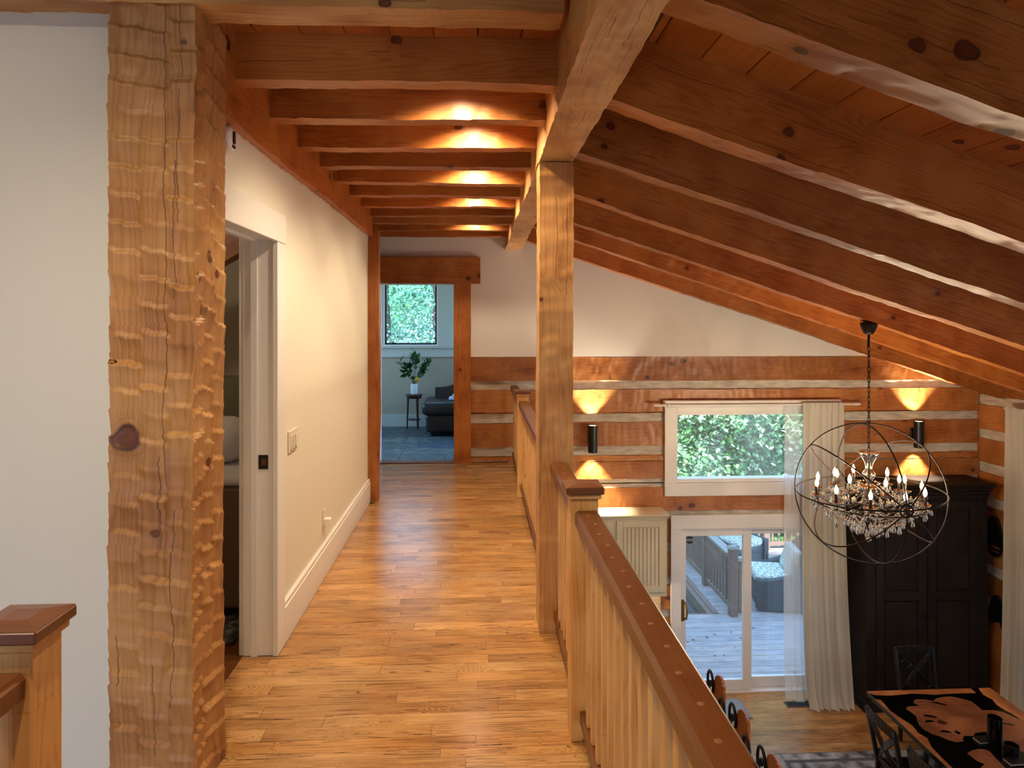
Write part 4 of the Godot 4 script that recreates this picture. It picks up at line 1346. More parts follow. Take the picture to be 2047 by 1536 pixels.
func dining():
	M.chair = plain(Color(0.045, 0.038, 0.036), 0.3)
	var burl := wood_img(512, 512, 63, [Color(0.62, 0.42, 0.28), Color(0.45, 0.275, 0.175), Color(0.22, 0.115, 0.07)], 34.0, 1.8, 0.5, random_knots(3, 512, 512, 3, 8, 14), 3)
	var bm := textured(burl, Vector2(0.9, 0.9), 0.3)
	var bl := textured(burl, Vector2(0.7, 0.7), 0.3, Color(1.25, 1.25, 1.15))
	var resin := plain(Color(0.012, 0.011, 0.014), 0.16)
	var t = thing("dining_table", "live-edge wood slab dining table set in black resin", "table")
	part(t, "resin_top", mb().span(Vector3(3.885, 0.712, -6.645), Vector3(5.165, 0.7605, -4.35), 0.003).done(), resin)
	var pieces := [
		[[4.244, -6.453], [4.293, -6.476], [4.375, -6.466], [4.43, -6.437], [4.489, -6.48], [4.579, -6.501], [4.659, -6.508], [4.734, -6.467], [4.797, -6.412], [4.799, -6.335], [4.793, -6.261], [4.898, -6.256], [4.963, -6.228], [4.996, -6.153], [5.044, -6.068], [5.009, -5.956], [4.727, -5.62], [4.625, -5.655], [4.545, -5.72], [4.576, -5.845], [4.579, -5.91], [4.563, -5.933], [4.461, -5.916], [4.416, -5.875], [4.331, -5.879], [4.287, -5.838], [4.277, -5.807], [4.202, -5.795], [4.155, -5.824], [4.108, -5.89], [4.064, -5.925], [4.035, -5.993], [4.039, -6.061], [4.071, -6.141], [4.102, -6.198], [4.093, -6.271], [4.082, -6.321], [4.119, -6.357], [4.173, -6.36], [4.24, -6.363], [4.223, -6.415]],
		[[4.179, -5.637], [4.245, -5.674], [4.321, -5.696], [4.374, -5.688], [4.396, -5.656], [4.379, -5.568], [4.371, -5.501], [4.359, -5.439], [4.31, -5.346], [4.15, -5.3], [4.101, -5.357], [4.124, -5.429], [4.228, -5.498], [4.195, -5.538]],
		[[3.886, -6.643], [4.124, -6.643], [4.961, -6.643], [4.954, -6.556], [4.831, -6.558], [4.678, -6.556], [4.519, -6.544], [4.418, -6.563], [4.316, -6.579], [4.074, -6.553], [3.933, -6.567], [3.886, -6.60]],
		[[5.042, -6.643], [5.163, -6.643], [5.163, -5.2], [5.08, -5.3], [5.05, -5.8], [5.039, -6.063], [5.032, -6.188], [5.009, -6.25], [4.999, -6.338], [5.027, -6.439], [4.999, -6.52]],
		[[3.887, -6.5], [3.934, -6.48], [3.912, -6.293], [3.93, -6.207], [3.971, -6.053], [3.953, -5.942], [3.982, -5.864], [3.937, -5.741], [3.925, -5.591], [3.93, -5.0], [3.887, -5.0]]]
	for i in pieces.size():
		part(t, ["burl_slab", "burl_slab", "border_plank", "border_plank", "border_plank"][i], inlay(pieces[i], 0.745, 0.7615), bm if i < 2 else bl)
	for h in [[4.46, -6.39, 0.075, 0.014, 0.5], [4.23, -6.19, 0.06, 0.018, 0.35], [4.17, -6.11, 0.05, 0.016, -0.1], [4.21, -5.95, 0.05, 0.016, 0.2], [4.31, -5.93, 0.02, 0.03, 0.0], [4.86, -6.03, 0.055, 0.015, 0.4]]:
		var poly := []
		for k in 10:
			var a := TAU * k / 10
			var p := Vector2(cos(a) * h[2], sin(a) * h[3] * (1.0 + 0.3 * sin(a * 3.0))).rotated(h[4])
			poly.append([h[0] + p.x, h[1] + p.y])
		part(t, "resin_pocket", inlay(poly, 0.75, 0.7619), resin)
	for q in [[4.3, -6.2], [4.75, -6.2], [4.3, -4.8], [4.75, -4.8]]:
		part(t, "leg", mb().bar(Vector3(q[0], 0.026, q[1]), Vector3(q[0] + (0.12 if q[0] < 4.5 else -0.12), 0.712, q[1]), 0.1, 0.06, 0.005).done(), M.black)
	x_chair("black cross-back chair at the end of the table before the armoire", Vector3(4.67, 0.0125, -6.80), 0.0)
	x_chair("black cross-back chair at the table side nearest the area rug corner", Vector3(3.83, 0.0145, -5.82), PI / 2)
	x_chair("black cross-back chair at the bottom edge beside the resin table", Vector3(3.83, 0.0145, -5.22), PI / 2)
	# things on the table
	var vt = thing("candle_vase", "tall dark glass cylinder standing on the resin table", "vase", Vector3(4.517, 0.762, -5.755))
	part(vt, "body", mb().lathe([Vector2(0.0, 0.0), Vector2(0.055, 0.0), Vector2(0.058, 0.006), Vector2(0.058, 0.232), Vector2(0.054, 0.234), Vector2(0.051, 0.23), Vector2(0.05, 0.03), Vector2(0.0, 0.028)], 28).done(), plain(Color(0.035, 0.03, 0.035), 0.12))
	var gl = thing("candle_bowl", "short dark glass bowl beside the tall dark cylinder", "bowl", Vector3(4.545, 0.762, -5.60))
	part(gl, "body", mb().lathe([Vector2(0.0, 0.0), Vector2(0.054, 0.0), Vector2(0.056, 0.006), Vector2(0.056, 0.088), Vector2(0.053, 0.09), Vector2(0.05, 0.086), Vector2(0.049, 0.02), Vector2(0.0, 0.018)], 28).done(), plain(Color(0.035, 0.03, 0.035), 0.12))
	part(gl, "candle", mb().lathe([Vector2(0.0, 0.05), Vector2(0.046, 0.05), Vector2(0.047, 0.02)], 20).done(), plain(Color(0.30, 0.20, 0.12), 0.5))
	for k in 2:
		var p: Vector3 = [Vector3(4.46, 0.7625, -5.80), Vector3(4.50, 0.7625, -5.50)][k]
		var n = thing("coaster_book", ["dark bound book lying behind the tall dark cylinder", "dark bound book lying in front of the short dark bowl"][k], "book", p)
		n.rotation.y = 0.06
		part(n, "cover", mb().box(Vector3(0, 0.0012, 0), Vector3(0.16, 0.002, 0.09), 0.0005).box(Vector3(0, 0.0175, 0), Vector3(0.16, 0.003, 0.09), 0.0005).done(), plain(Color(0.03, 0.03, 0.035), 0.4))
		part(n, "pages", mb().box(Vector3(-0.003, 0.009, 0.0), Vector3(0.15, 0.0135, 0.084)).done(), plain(Color(0.62, 0.56, 0.45), 0.8))
	# stools
	for k in 3:
		var p: Vector3 = [Vector3(2.12, 0, -6.46), Vector3(2.12, 0, -5.88), Vector3(2.12, 0, -5.26)][k]
		stool(["bar stool farthest from the viewpoint, by the sliding door", "middle one of the three wood and iron bar stools", "bar stool nearest the bottom edge of the three"][k], p)
	# kitchen island the stools stand at
	var isl = thing("kitchen_island", "cream kitchen island hidden under the loft beside the bar stools", "island", Vector3.ZERO)
	part(isl, "body", mb().span(Vector3(0.6, 0.0, -6.8), Vector3(1.35, 0.88, -4.6), 0.004).done(), plain(Color(0.78, 0.73, 0.62), 0.5))
	part(isl, "top", mb().span(Vector3(0.55, 0.88, -6.9), Vector3(1.72, 0.92, -4.5), 0.006).done(), plain(Color(0.16, 0.15, 0.14), 0.2))
	# floor pieces
	var mat_im := lines_img(256, 256, Color(0.56, 0.55, 0.51), Color(0.34, 0.34, 0.33), 32, 3)
	var dm = thing("door_mat", "grey diamond patterned mat before the sliding door", "mat", Vector3.ZERO)
	part(dm, "mat_body", mb().span(Vector3(2.40, 0.0008, -7.915), Vector3(3.085, 0.011, -7.52), 0.003).done(), textured(mat_im, Vector2(3.2, 3.2), 0.9))
	part(dm, "mat_border", mb().span(Vector3(2.40, 0.0015, -7.915), Vector3(3.085, 0.0125, -7.893), 0.003).span(Vector3(2.40, 0.0015, -7.542), Vector3(3.085, 0.0125, -7.52), 0.003).span(Vector3(3.063, 0.0015, -7.89), Vector3(3.085, 0.0125, -7.545), 0.003).done(), plain(Color(0.50, 0.49, 0.46), 0.9))
	var vt2 = thing("floor_vent", "metal floor register beside the foot of the curtains", "vent", Vector3(3.73, 0, -7.775))
	part(vt2, "frame", mb().box(Vector3(0, 0.004, 0.055), Vector3(0.31, 0.007, 0.014), 0.002).box(Vector3(0, 0.004, -0.055), Vector3(0.31, 0.007, 0.014), 0.002).box(Vector3(0.148, 0.004, 0), Vector3(0.014, 0.007, 0.124), 0.002).box(Vector3(-0.148, 0.004, 0), Vector3(0.014, 0.007, 0.124), 0.002).done(), plain(Color(0.35, 0.33, 0.29), 0.4, 0.5))
	part(vt2, "duct", mb().box(Vector3(0, 0.0012, 0), Vector3(0.29, 0.001, 0.11)).done(), M.dark)
	for k in 17:
		part(vt2, "louvre", mb().box(Vector3(-0.136 + k * 0.017, 0.004, 0), Vector3(0.005, 0.004, 0.1)).done(), plain(Color(0.25, 0.24, 0.22), 0.4, 0.5))
	for k in 3:
		part(vt2, "cross_bar", mb().box(Vector3(0, 0.004, -0.027 + k * 0.027), Vector3(0.28, 0.0035, 0.004)).done(), M.slab)
	var rug_im := speckle_img(512, 77, 0.035, [Color(0.25, 0.26, 0.28), Color(0.56, 0.56, 0.55), Color(0.72, 0.71, 0.69)], 5)
	for y in 512:
		for x in range(0, 512):
			var e := mini(mini(x, 511 - x), mini(y, 511 - y))
			if (e > 18 and e < 26) or e < 4:
				rug_im.set_pixel(x, y, Color(0.33, 0.34, 0.36))
	var rt := textured(rug_im, Vector2(1.0 / 2.6, 1.0 / 3.4), 0.95)
	rt.uv1_offset = Vector3(0.5 - 4.3 / 2.6, 0.5 + 5.2 / 3.4, 0)
	var rg := mb()
	rg.span(Vector3(3.03, 0.0008, -6.885), Vector3(5.63, 0.011, -3.5), 0.003)
	solo("area_rug", rg.done(), rt, "pale grey mottled area rug under the dining table", "rug")

func stool(label: String, p: Vector3):
	var t = thing("bar_stool", label, "stool", p, "wood and iron bar stools")
	var m: Material = M.iron_black
	part(t, "seat", mb().lathe([Vector2(0.0, 0.66), Vector2(0.19, 0.66), Vector2(0.20, 0.67), Vector2(0.20, 0.695), Vector2(0.18, 0.71), Vector2(0.0, 0.70)], 24).done(), M.stoolwood)
	for k in 4:
		var a := PI / 4 + k * PI / 2
		var d := Vector3(cos(a), 0, sin(a))
		part(t, "leg", mb().tube([d * 0.24, d * 0.2 + Vector3(0, 0.25, 0), d * 0.13 + Vector3(0, 0.66, 0)], 0.012, 8).done(), m)
	part(t, "foot_ring", mb().ring(Vector3(0, 0.25, 0), Vector3.UP, 0.2, 0.01, 32, 6).done(), m)
	# back: fluted wood panel between wrought iron hoops, in a plane across x
	var bx := 0.17
	var panel := mb()
	var rows := []
	var nz := 64
	for i in nz + 1:
		var f := float(i) / nz
		var z := lerpf(-0.16, 0.16, f)
		var top := 0.79 + 0.27 * sqrt(maxf(0.0, 1.0 - pow(absf(f - 0.5) * 2.0, 2.6)))
		var xo := bx - 0.9 * z * z + 0.005 * sin(f * TAU * 10.0)
		var row := []
		for j in 9:
			var g := j / 8.0
			row.append(Vector3(xo + 0.02 * g, lerpf(0.78, top, g), z + 0.05))
		rows.append(row)
	panel.grid(rows)
	var rows2 := []
	for r in rows:
		var q := []
		for e in r:
			q.append(e + Vector3(0.022, 0, 0))
		rows2.append(q)
	panel.grid(rows2, 1.0, true)
	for i in nz:
		panel.quad(rows[i][8], rows[i + 1][8], rows2[i + 1][8], rows2[i][8], Vector3.UP)
	part(t, "back_panel", panel.done(), M.stoolwood)
	for s in [-1.0, 1.0]:
		var hoop := []
		for i in 15:
			var a := lerpf(-0.9, PI + 0.5, i / 14.0)
			hoop.append(Vector3(bx - 0.02, (0.93 if s < 0.0 else 0.83) + sin(a) * 0.115, s * 0.155 + 0.05 + cos(a) * 0.075 * s))
		part(t, "iron_scroll", mb().tube(hoop, 0.013, 7).done(), m)
		var curl := []
		for i in 12:
			var a := lerpf(0.0, 5.2, i / 11.0)
			curl.append(Vector3(bx - 0.02, (0.92 if s < 0.0 else 0.82) + sin(a) * 0.035 * (1.0 - i * 0.04), s * 0.155 + 0.05 + cos(a) * 0.03 * (1.0 - i * 0.05)))
		part(t, "iron_scroll", mb().tube(curl, 0.011, 6).done(), m)
		part(t, "back_upright", mb().tube([Vector3(bx - 0.03, 0.67, s * 0.13 + 0.03), Vector3(bx - 0.02, 0.80, s * 0.16 + 0.04), Vector3(bx - 0.02, 0.87, s * 0.20 + 0.05)], 0.011, 7).done(), m)

# ---------------------------------------------------------------- hall details, bedroom, sunroom
func wall_bits():
	var ivory := plain(Color(0.86, 0.83, 0.75), 0.35)
	var t = thing("light_switch", "three-gang ivory switch plate on the hall wall", "switch", Vector3(-1.01, 3.81, -3.77))
	part(t, "plate", mb().span(Vector3(0.0005, -0.06, -0.082), Vector3(0.009, 0.06, 0.082), 0.004).done(), ivory)
	for k in 3:
		var p = part(t, "dimmer_paddle", mb().span(Vector3(0.009, -0.034, -0.062 + k * 0.046), Vector3(0.013, 0.034, -0.03 + k * 0.046), 0.002).done(), ivory)
		part(p, "indicator", mb().span(Vector3(0.0085, -0.052, -0.058 + k * 0.046), Vector3(0.0098, -0.044, -0.036 + k * 0.046)).done(), plain(Color(0.25, 0.24, 0.22), 0.5))
	t = thing("power_outlet", "ivory outlet plate with a plug adapter low on the hall wall", "outlet", Vector3(-1.01, 3.17, -4.53))
	part(t, "plate", mb().span(Vector3(0.0005, -0.058, -0.035), Vector3(0.007, 0.058, 0.035), 0.003).done(), ivory)
	part(t, "plug_adapter", mb().span(Vector3(0.007, -0.045, -0.025), Vector3(0.05, -0.002, 0.022), 0.004).done(), M.trim)
	t = thing("wall_alarm", "small round white alarm on the wall half hidden by the big post", "alarm", Vector3(-1.01, 5.185, -2.80))
	part(t, "base", mb().lathe([Vector2(0.0, 0.028), Vector2(0.04, 0.028), Vector2(0.052, 0.018), Vector2(0.055, 0.0)], 24).done(), M.trim, Transform3D(Basis(Vector3(0, 0, 1), -PI / 2), Vector3(0.0005, 0, 0)))
	part(t, "sensor_grille", mb().box(Vector3(0.03, 0.008, 0), Vector3(0.012, 0.05, 0.018), 0.003).box(Vector3(0.028, -0.028, 0), Vector3(0.01, 0.012, 0.03), 0.002).done(), M.black)
	# bedroom
	var linen := plain(Color(0.80, 0.80, 0.82), 0.85)
	t = thing("bed", "tall bed with taupe upholstered side seen through the hall doorway", "bed", Vector3(-2.0, LOFT, -4.0))
	part(t, "side_panel", mb().box(Vector3(0, 0.40, -0.85), Vector3(1.5, 0.68, 2.0), 0.02).done(), plain(Color(0.42, 0.34, 0.27), 0.9))
	for s in [[-0.7, 0.1], [0.7, 0.1], [-0.7, -1.8], [0.7, -1.8]]:
		part(t, "foot", mb().box(Vector3(s[0], 0.037, s[1]), Vector3(0.07, 0.047, 0.07), 0.008).done(), M.dark)
	part(t, "mattress", mb().rbox(Vector3(0, 0.765, -0.85), Vector3(1.5, 0.05, 2.0), 0.025, 4).done(), linen)
	t = thing("pillow", "plump white pillow on the bed beyond the hall doorway", "pillow", Vector3(-1.72, LOFT + 0.79, -4.30))
	part(t, "pillow_body", mb().rbox(Vector3(0, 0.14, 0), Vector3(0.62, 0.28, 0.30), 0.13, 7).done(), linen)
	t = thing("pillow", "olive velvet pillow standing behind the white pillow", "pillow", Vector3(-1.75, LOFT + 0.79, -4.62))
	var pm := mb()
	pm.T = Transform3D(Basis(Vector3(1, 0, 0), -0.25), Vector3(0, 0.26, 0))
	pm.rbox(Vector3.ZERO, Vector3(0.62, 0.5, 0.2), 0.095, 7)
	part(t, "pillow_body", pm.done(), plain(Color(0.40, 0.40, 0.31), 0.9))
	var pr := mb()
	pr.T = pm.T
	pr.ring(Vector3(0, 0, 0.0), Vector3(0, 0, 1), 0.24, 0.018, 30, 6)
	t = solo("bedside_rug", mb().span(Vector3(-3.2, LOFT + 0.001, -4.6), Vector3(-1.25, LOFT + 0.012, -3.55), 0.003).done(), textured(speckle_img(128, 5, 0.06, [Color(0.10, 0.10, 0.09), Color(0.28, 0.27, 0.24), Color(0.5, 0.48, 0.42)]), Vector2(2.0, 2.0), 0.95), "dark patterned rug under the bed beyond the doorway", "rug")
	# sunroom
	var wood := plain(Color(0.23, 0.10, 0.055), 0.3)
	t = thing("side_table", "small round mahogany table on slim legs below the sunroom window", "table", Vector3(-0.985, LOFT, -10.66))
	part(t, "table_top", mb().lathe([Vector2(0.0, 0.515), Vector2(0.125, 0.515), Vector2(0.135, 0.523), Vector2(0.13, 0.535), Vector2(0.0, 0.535)], 24).done(), wood)
	part(t, "apron", mb().lathe([Vector2(0.115, 0.515), Vector2(0.115, 0.475), Vector2(0.105, 0.475)], 20).done(), wood)
	for k in 3:
		var a := 0.9 + k * TAU / 3
		var d := Vector3(cos(a), 0, sin(a))
		part(t, "leg", mb().tube([d * 0.11 + Vector3(0, 0.0, 0), d * 0.10 + Vector3(0, 0.25, 0), d * 0.095 + Vector3(0, 0.48, 0)], 0.009, 8, false, 0.016).done(), wood)
	part(t, "lower_shelf", mb().lathe([Vector2(0.0, 0.14), Vector2(0.095, 0.14), Vector2(0.095, 0.152), Vector2(0.0, 0.152)], 20).done(), wood)
	t = thing("vase", "white faceted vase on the small round mahogany table", "vase", Vector3(-0.985, LOFT + 0.536, -10.66))
	part(t, "body", mb().lathe([Vector2(0.0, 0.0), Vector2(0.048, 0.0), Vector2(0.052, 0.01), Vector2(0.056, 0.12), Vector2(0.05, 0.16), Vector2(0.044, 0.165), Vector2(0.042, 0.155), Vector2(0.042, 0.02), Vector2(0.0, 0.018)], 10).done(), plain(Color(0.86, 0.87, 0.86), 0.35))
	t = thing("branch_bouquet", "leafy green branches with a lemon in the white vase", "bouquet", Vector3(-0.985, LOFT + 0.536, -10.66))
	var stem := plain(Color(0.25, 0.20, 0.10), 0.7)
	var green := [plain(Color(0.10, 0.30, 0.10), 0.4), plain(Color(0.15, 0.38, 0.13), 0.4), plain(Color(0.07, 0.22, 0.10), 0.4)]
	var lr := RandomNumberGenerator.new()
	lr.seed = 9
	for s in [[-0.20, 0.44], [-0.10, 0.38], [-0.02, 0.58], [0.05, 0.50], [0.14, 0.36], [0.24, 0.44], [-0.15, 0.24], [0.12, 0.24]]:
		var tip := Vector3(s[0], 0.13 + s[1] * 0.86, lr.randf_range(-0.06, 0.10))
		var a := Vector3(0, 0.03, 0)
		var mid := Vector3(s[0] * 0.25, 0.13 + s[1] * 0.4, 0.01)
		var br = part(t, "branch", mb().tube([a, Vector3(s[0] * 0.08, 0.15, 0), mid, tip], 0.005, 5, false, 0.002).done(), stem)
		for k in 9:
			var f := 0.25 + 0.75 * k / 8.0
			var p := mid.lerp(tip, f)
			var dir := ((tip - mid).normalized() * 0.6 + Vector3(lr.randf_range(-1, 1), lr.randf_range(-0.5, 0.6), lr.randf_range(-1, 1))).normalized()
			part(br, "leaf", leaf_mesh(), green[lr.randi() % 3], Transform3D(Basis.looking_at(dir, Vector3(lr.randf(), 1, lr.randf())) * Basis.from_scale(Vector3(1, 1, 1) * lr.randf_range(0.10, 0.145)), p))
	part(t, "lemon", mb().lathe([Vector2(0.0, 0.045), Vector2(0.012, 0.036), Vector2(0.028, 0.02), Vector2(0.032, 0.0), Vector2(0.026, -0.02), Vector2(0.01, -0.036), Vector2(0.0, -0.042)], 12, Vector3(0.045, 0.235, 0.05)).done(), plain(Color(0.86, 0.64, 0.06), 0.45))
	var leather := plain(Color(0.17, 0.125, 0.115), 0.36)
	t = thing("chaise_lounge", "dark brown leather chaise lounge in the sunroom", "chaise", Vector3(-0.1, LOFT, -10.28))
	part(t, "base", mb().rbox(Vector3(0.15, 0.19, -0.02), Vector3(1.6, 0.27, 0.80), 0.05, 6).done(), leather)
	part(t, "seat_cushion", mb().rbox(Vector3(0.12, 0.40, 0.0), Vector3(1.66, 0.19, 0.86), 0.075, 7).done(), leather)
	var arm := mb()
	var rows := []
	for i in 13:
		var f := i / 12.0
		var x := lerpf(-0.56, 0.9, f)
		var hh := 0.64 + 0.34 * smoothstep(0.05, 0.7, f)
		var row := []
		for q in [Vector2(-0.52, 0.25), Vector2(-0.52, hh - 0.06), Vector2(-0.49, hh - 0.015), Vector2(-0.45, hh), Vector2(-0.38, hh - 0.01), Vector2(-0.34, hh - 0.05), Vector2(-0.32, 0.3)]:
			row.append(Vector3(x, q.y, q.x))
		rows.append(row)
	arm.grid(rows, 1.0, true)
	for i in 6:
		arm.tri(Vector3(-0.56, 0.4, -0.42), rows[0][i], rows[0][i + 1], Vector3.LEFT)
	part(t, "curved_back", arm.done(), leather)
	for s in [[-0.55, 0.3], [-0.55, -0.32], [0.85, 0.3], [0.85, -0.32]]:
		part(t, "foot", mb().lathe([Vector2(0.0, 0.001), Vector2(0.03, 0.001), Vector2(0.045, 0.065), Vector2(0.0, 0.07)], 14, Vector3(s[0], 0, s[1])).done(), M.dark)
	t = thing("folded_throw", "small folded pale blue throw on the leather chaise", "throw", Vector3(-0.36, LOFT + 0.495, -10.2))
	part(t, "cloth", mb().rbox(Vector3(0.06, 0.025, 0), Vector3(0.26, 0.05, 0.22), 0.024, 6).rbox(Vector3(0.08, 0.065, 0.0), Vector3(0.2, 0.04, 0.18), 0.02, 6).done(), plain(Color(0.72, 0.78, 0.86), 0.9))

var leaf_cache: ArrayMesh
func leaf_mesh() -> ArrayMesh:
	if leaf_cache == null:
		var b := mb()
		var pts := [Vector3(0, 0, 0), Vector3(0.24, 0.05, -0.3), Vector3(0.27, 0.03, -0.55), Vector3(0, -0.06, -1.0), Vector3(-0.27, 0.03, -0.55), Vector3(-0.24, 0.05, -0.3)]
		var mid := Vector3(0, -0.03, -0.5)
		for i in 6:
			var a: Vector3 = pts[i]
			var c: Vector3 = pts[(i + 1) % 6]
			var nn := (a - mid).cross(c - mid).normalized()
			b.tri(mid, a, c, nn if nn.y > 0 else -nn)
		leaf_cache = b.done()
	return leaf_cache

func right_wall_bits():
	var dk := plain(Color(0.02, 0.018, 0.02), 0.4)
	var tan := plain(Color(0.42, 0.22, 0.10), 0.6)
	for k in 4:
		var p: Vector3 = [Vector3(6.10, 1.90, -7.76), Vector3(6.10, 1.86, -7.47), Vector3(6.10, 0.98, -7.72), Vector3(6.10, 0.98, -7.45)][k]
		var t = thing("wall_paddle", ["upper dark oval paddle on the log wall beside the armoire", "upper dark oval paddle on the log wall beside the side curtain", "lower dark oval paddle on the log wall beside the armoire", "lower dark oval paddle on the log wall beside the side curtain"][k], "wall ornament", p)
		var poly := PackedVector2Array()
		for i in 22:
			var a := TAU * i / 22
			poly.append(Vector2(cos(a) * 0.115, sin(a) * 0.24 - 0.03 * cos(a * 2.0)))
		var b := mb()
		b.T = Transform3D(Basis(Vector3(0, 1, 0), -PI / 2), Vector3.ZERO)
		b.prism(poly, 0.0, 0.03)
		part(t, "paddle_board", b.done(), dk)
		part(t, "tan_band", mb().box(Vector3(-0.032, -0.09, 0), Vector3(0.006, 0.03, 0.2), 0.001).box(Vector3(-0.032, -0.14, 0), Vector3(0.006, 0.02, 0.17), 0.001).done(), tan)
	var sl = thing("wood_slab", "leaning live-edge wood slab between the armoire and the side curtain", "slab", Vector3(6.0, 0.0, -7.70))
	var poly2 := PackedVector2Array([Vector2(-0.16, 0.0), Vector2(0.17, 0.0), Vector2(0.15, 0.25), Vector2(0.17, 0.5), Vector2(0.12, 0.8), Vector2(0.03, 0.95), Vector2(-0.08, 0.9), Vector2(-0.15, 0.6), Vector2(-0.13, 0.3)])
	var b2 := mb()
	b2.g = 1
	b2.T = Transform3D(Basis(Vector3(0, 1, 0), -PI / 2) * Basis(Vector3(1, 0, 0), -0.09), Vector3(0.0, 0.0, 0.0))
	b2.prism(poly2, -0.02, 0.02)
	part(sl, "slab_body", b2.done(), M.timber[3])

# ---------------------------------------------------------------- outdoors
func leaf_cloud(parent, called: String, count: int, sd: int, place: Callable, size: float, cols: Array):
	var r := RandomNumberGenerator.new()
	r.seed = sd
	var mm := MultiMesh.new()
	mm.transform_format = MultiMesh.TRANSFORM_3D
	mm.use_colors = true
	mm.mesh = leaf_mesh()
	mm.instance_count = count
	for i in count:
		var p: Vector3 = place.call(r)
		var dir := Vector3(r.randf_range(-1, 1), r.randf_range(-0.9, 0.2), r.randf_range(-1, 1)).normalized()
		var s := size * r.randf_range(0.6, 1.25)
		mm.set_instance_transform(i, Transform3D(Basis.looking_at(dir, Vector3(r.randf_range(-0.6, 0.6), 1, r.randf_range(-0.2, 1.0))) * Basis.from_scale(Vector3(s, s, s)), p))
		var c: Color = cols[r.randi() % cols.size()]
		mm.set_instance_color(i, Color(c.r, c.g, c.b) * r.randf_range(0.75, 1.2))
	var o := MultiMeshInstance3D.new()
	o.name = called
	o.multimesh = mm
	o.material_override = M.leaf
	o.set_meta("kind", "stuff")
	parent.add_child(o)

func tree(called, label, at: Vector3, h: float, rad: float, count: int, sd: int, size: float, cols: Array, low := 0.25):
	var t = thing(called, label, "tree", at, "trees behind the house")
	part(t, "trunk", mb().tube([Vector3(0, -0.3, 0), Vector3(0.08, h * 0.3, 0.05), Vector3(-0.03, h * 0.6, 0.0), Vector3(0.1, h * 0.9, 0.05)], 0.11, 8, false, 0.03).done(), M.bark)
	var clumps := []
	var r := RandomNumberGenerator.new()
	r.seed = sd + 1
	for k in 26:
		var a := r.randf() * TAU
		var y := r.randf_range(low, 1.0) * h
		var q := rad * sqrt(r.randf()) * (1.15 - 0.5 * y / h)
		var c := Vector3(cos(a) * q, y, sin(a) * q)
		clumps.append(c)
		if k % 3 == 0:
			part(t, "branch", mb().tube([Vector3(0, y * 0.75, 0), c * Vector3(0.5, 1, 0.5) + Vector3(0, -0.05, 0), c], 0.03, 5, false, 0.008).done(), M.bark)
	leaf_cloud(t, "foliage", count, sd, func(rr: RandomNumberGenerator) -> Vector3:
		var c: Vector3 = clumps[rr.randi() % clumps.size()]
		var d := Vector3(rr.randfn(), rr.randfn() * 0.7, rr.randfn()) * rad * 0.22
		return c + d, size, cols)

func ground_y(x: float, z: float) -> float:
	var up := smoothstep(2.6, -0.4, x) * 2.5 * smoothstep(-8.0, -10.5, z)
	return -0.45 + up + maxf(0.0, -z - 12.6) * 0.30 + 0.05 * sin(x * 1.7) * sin(z * 1.3)

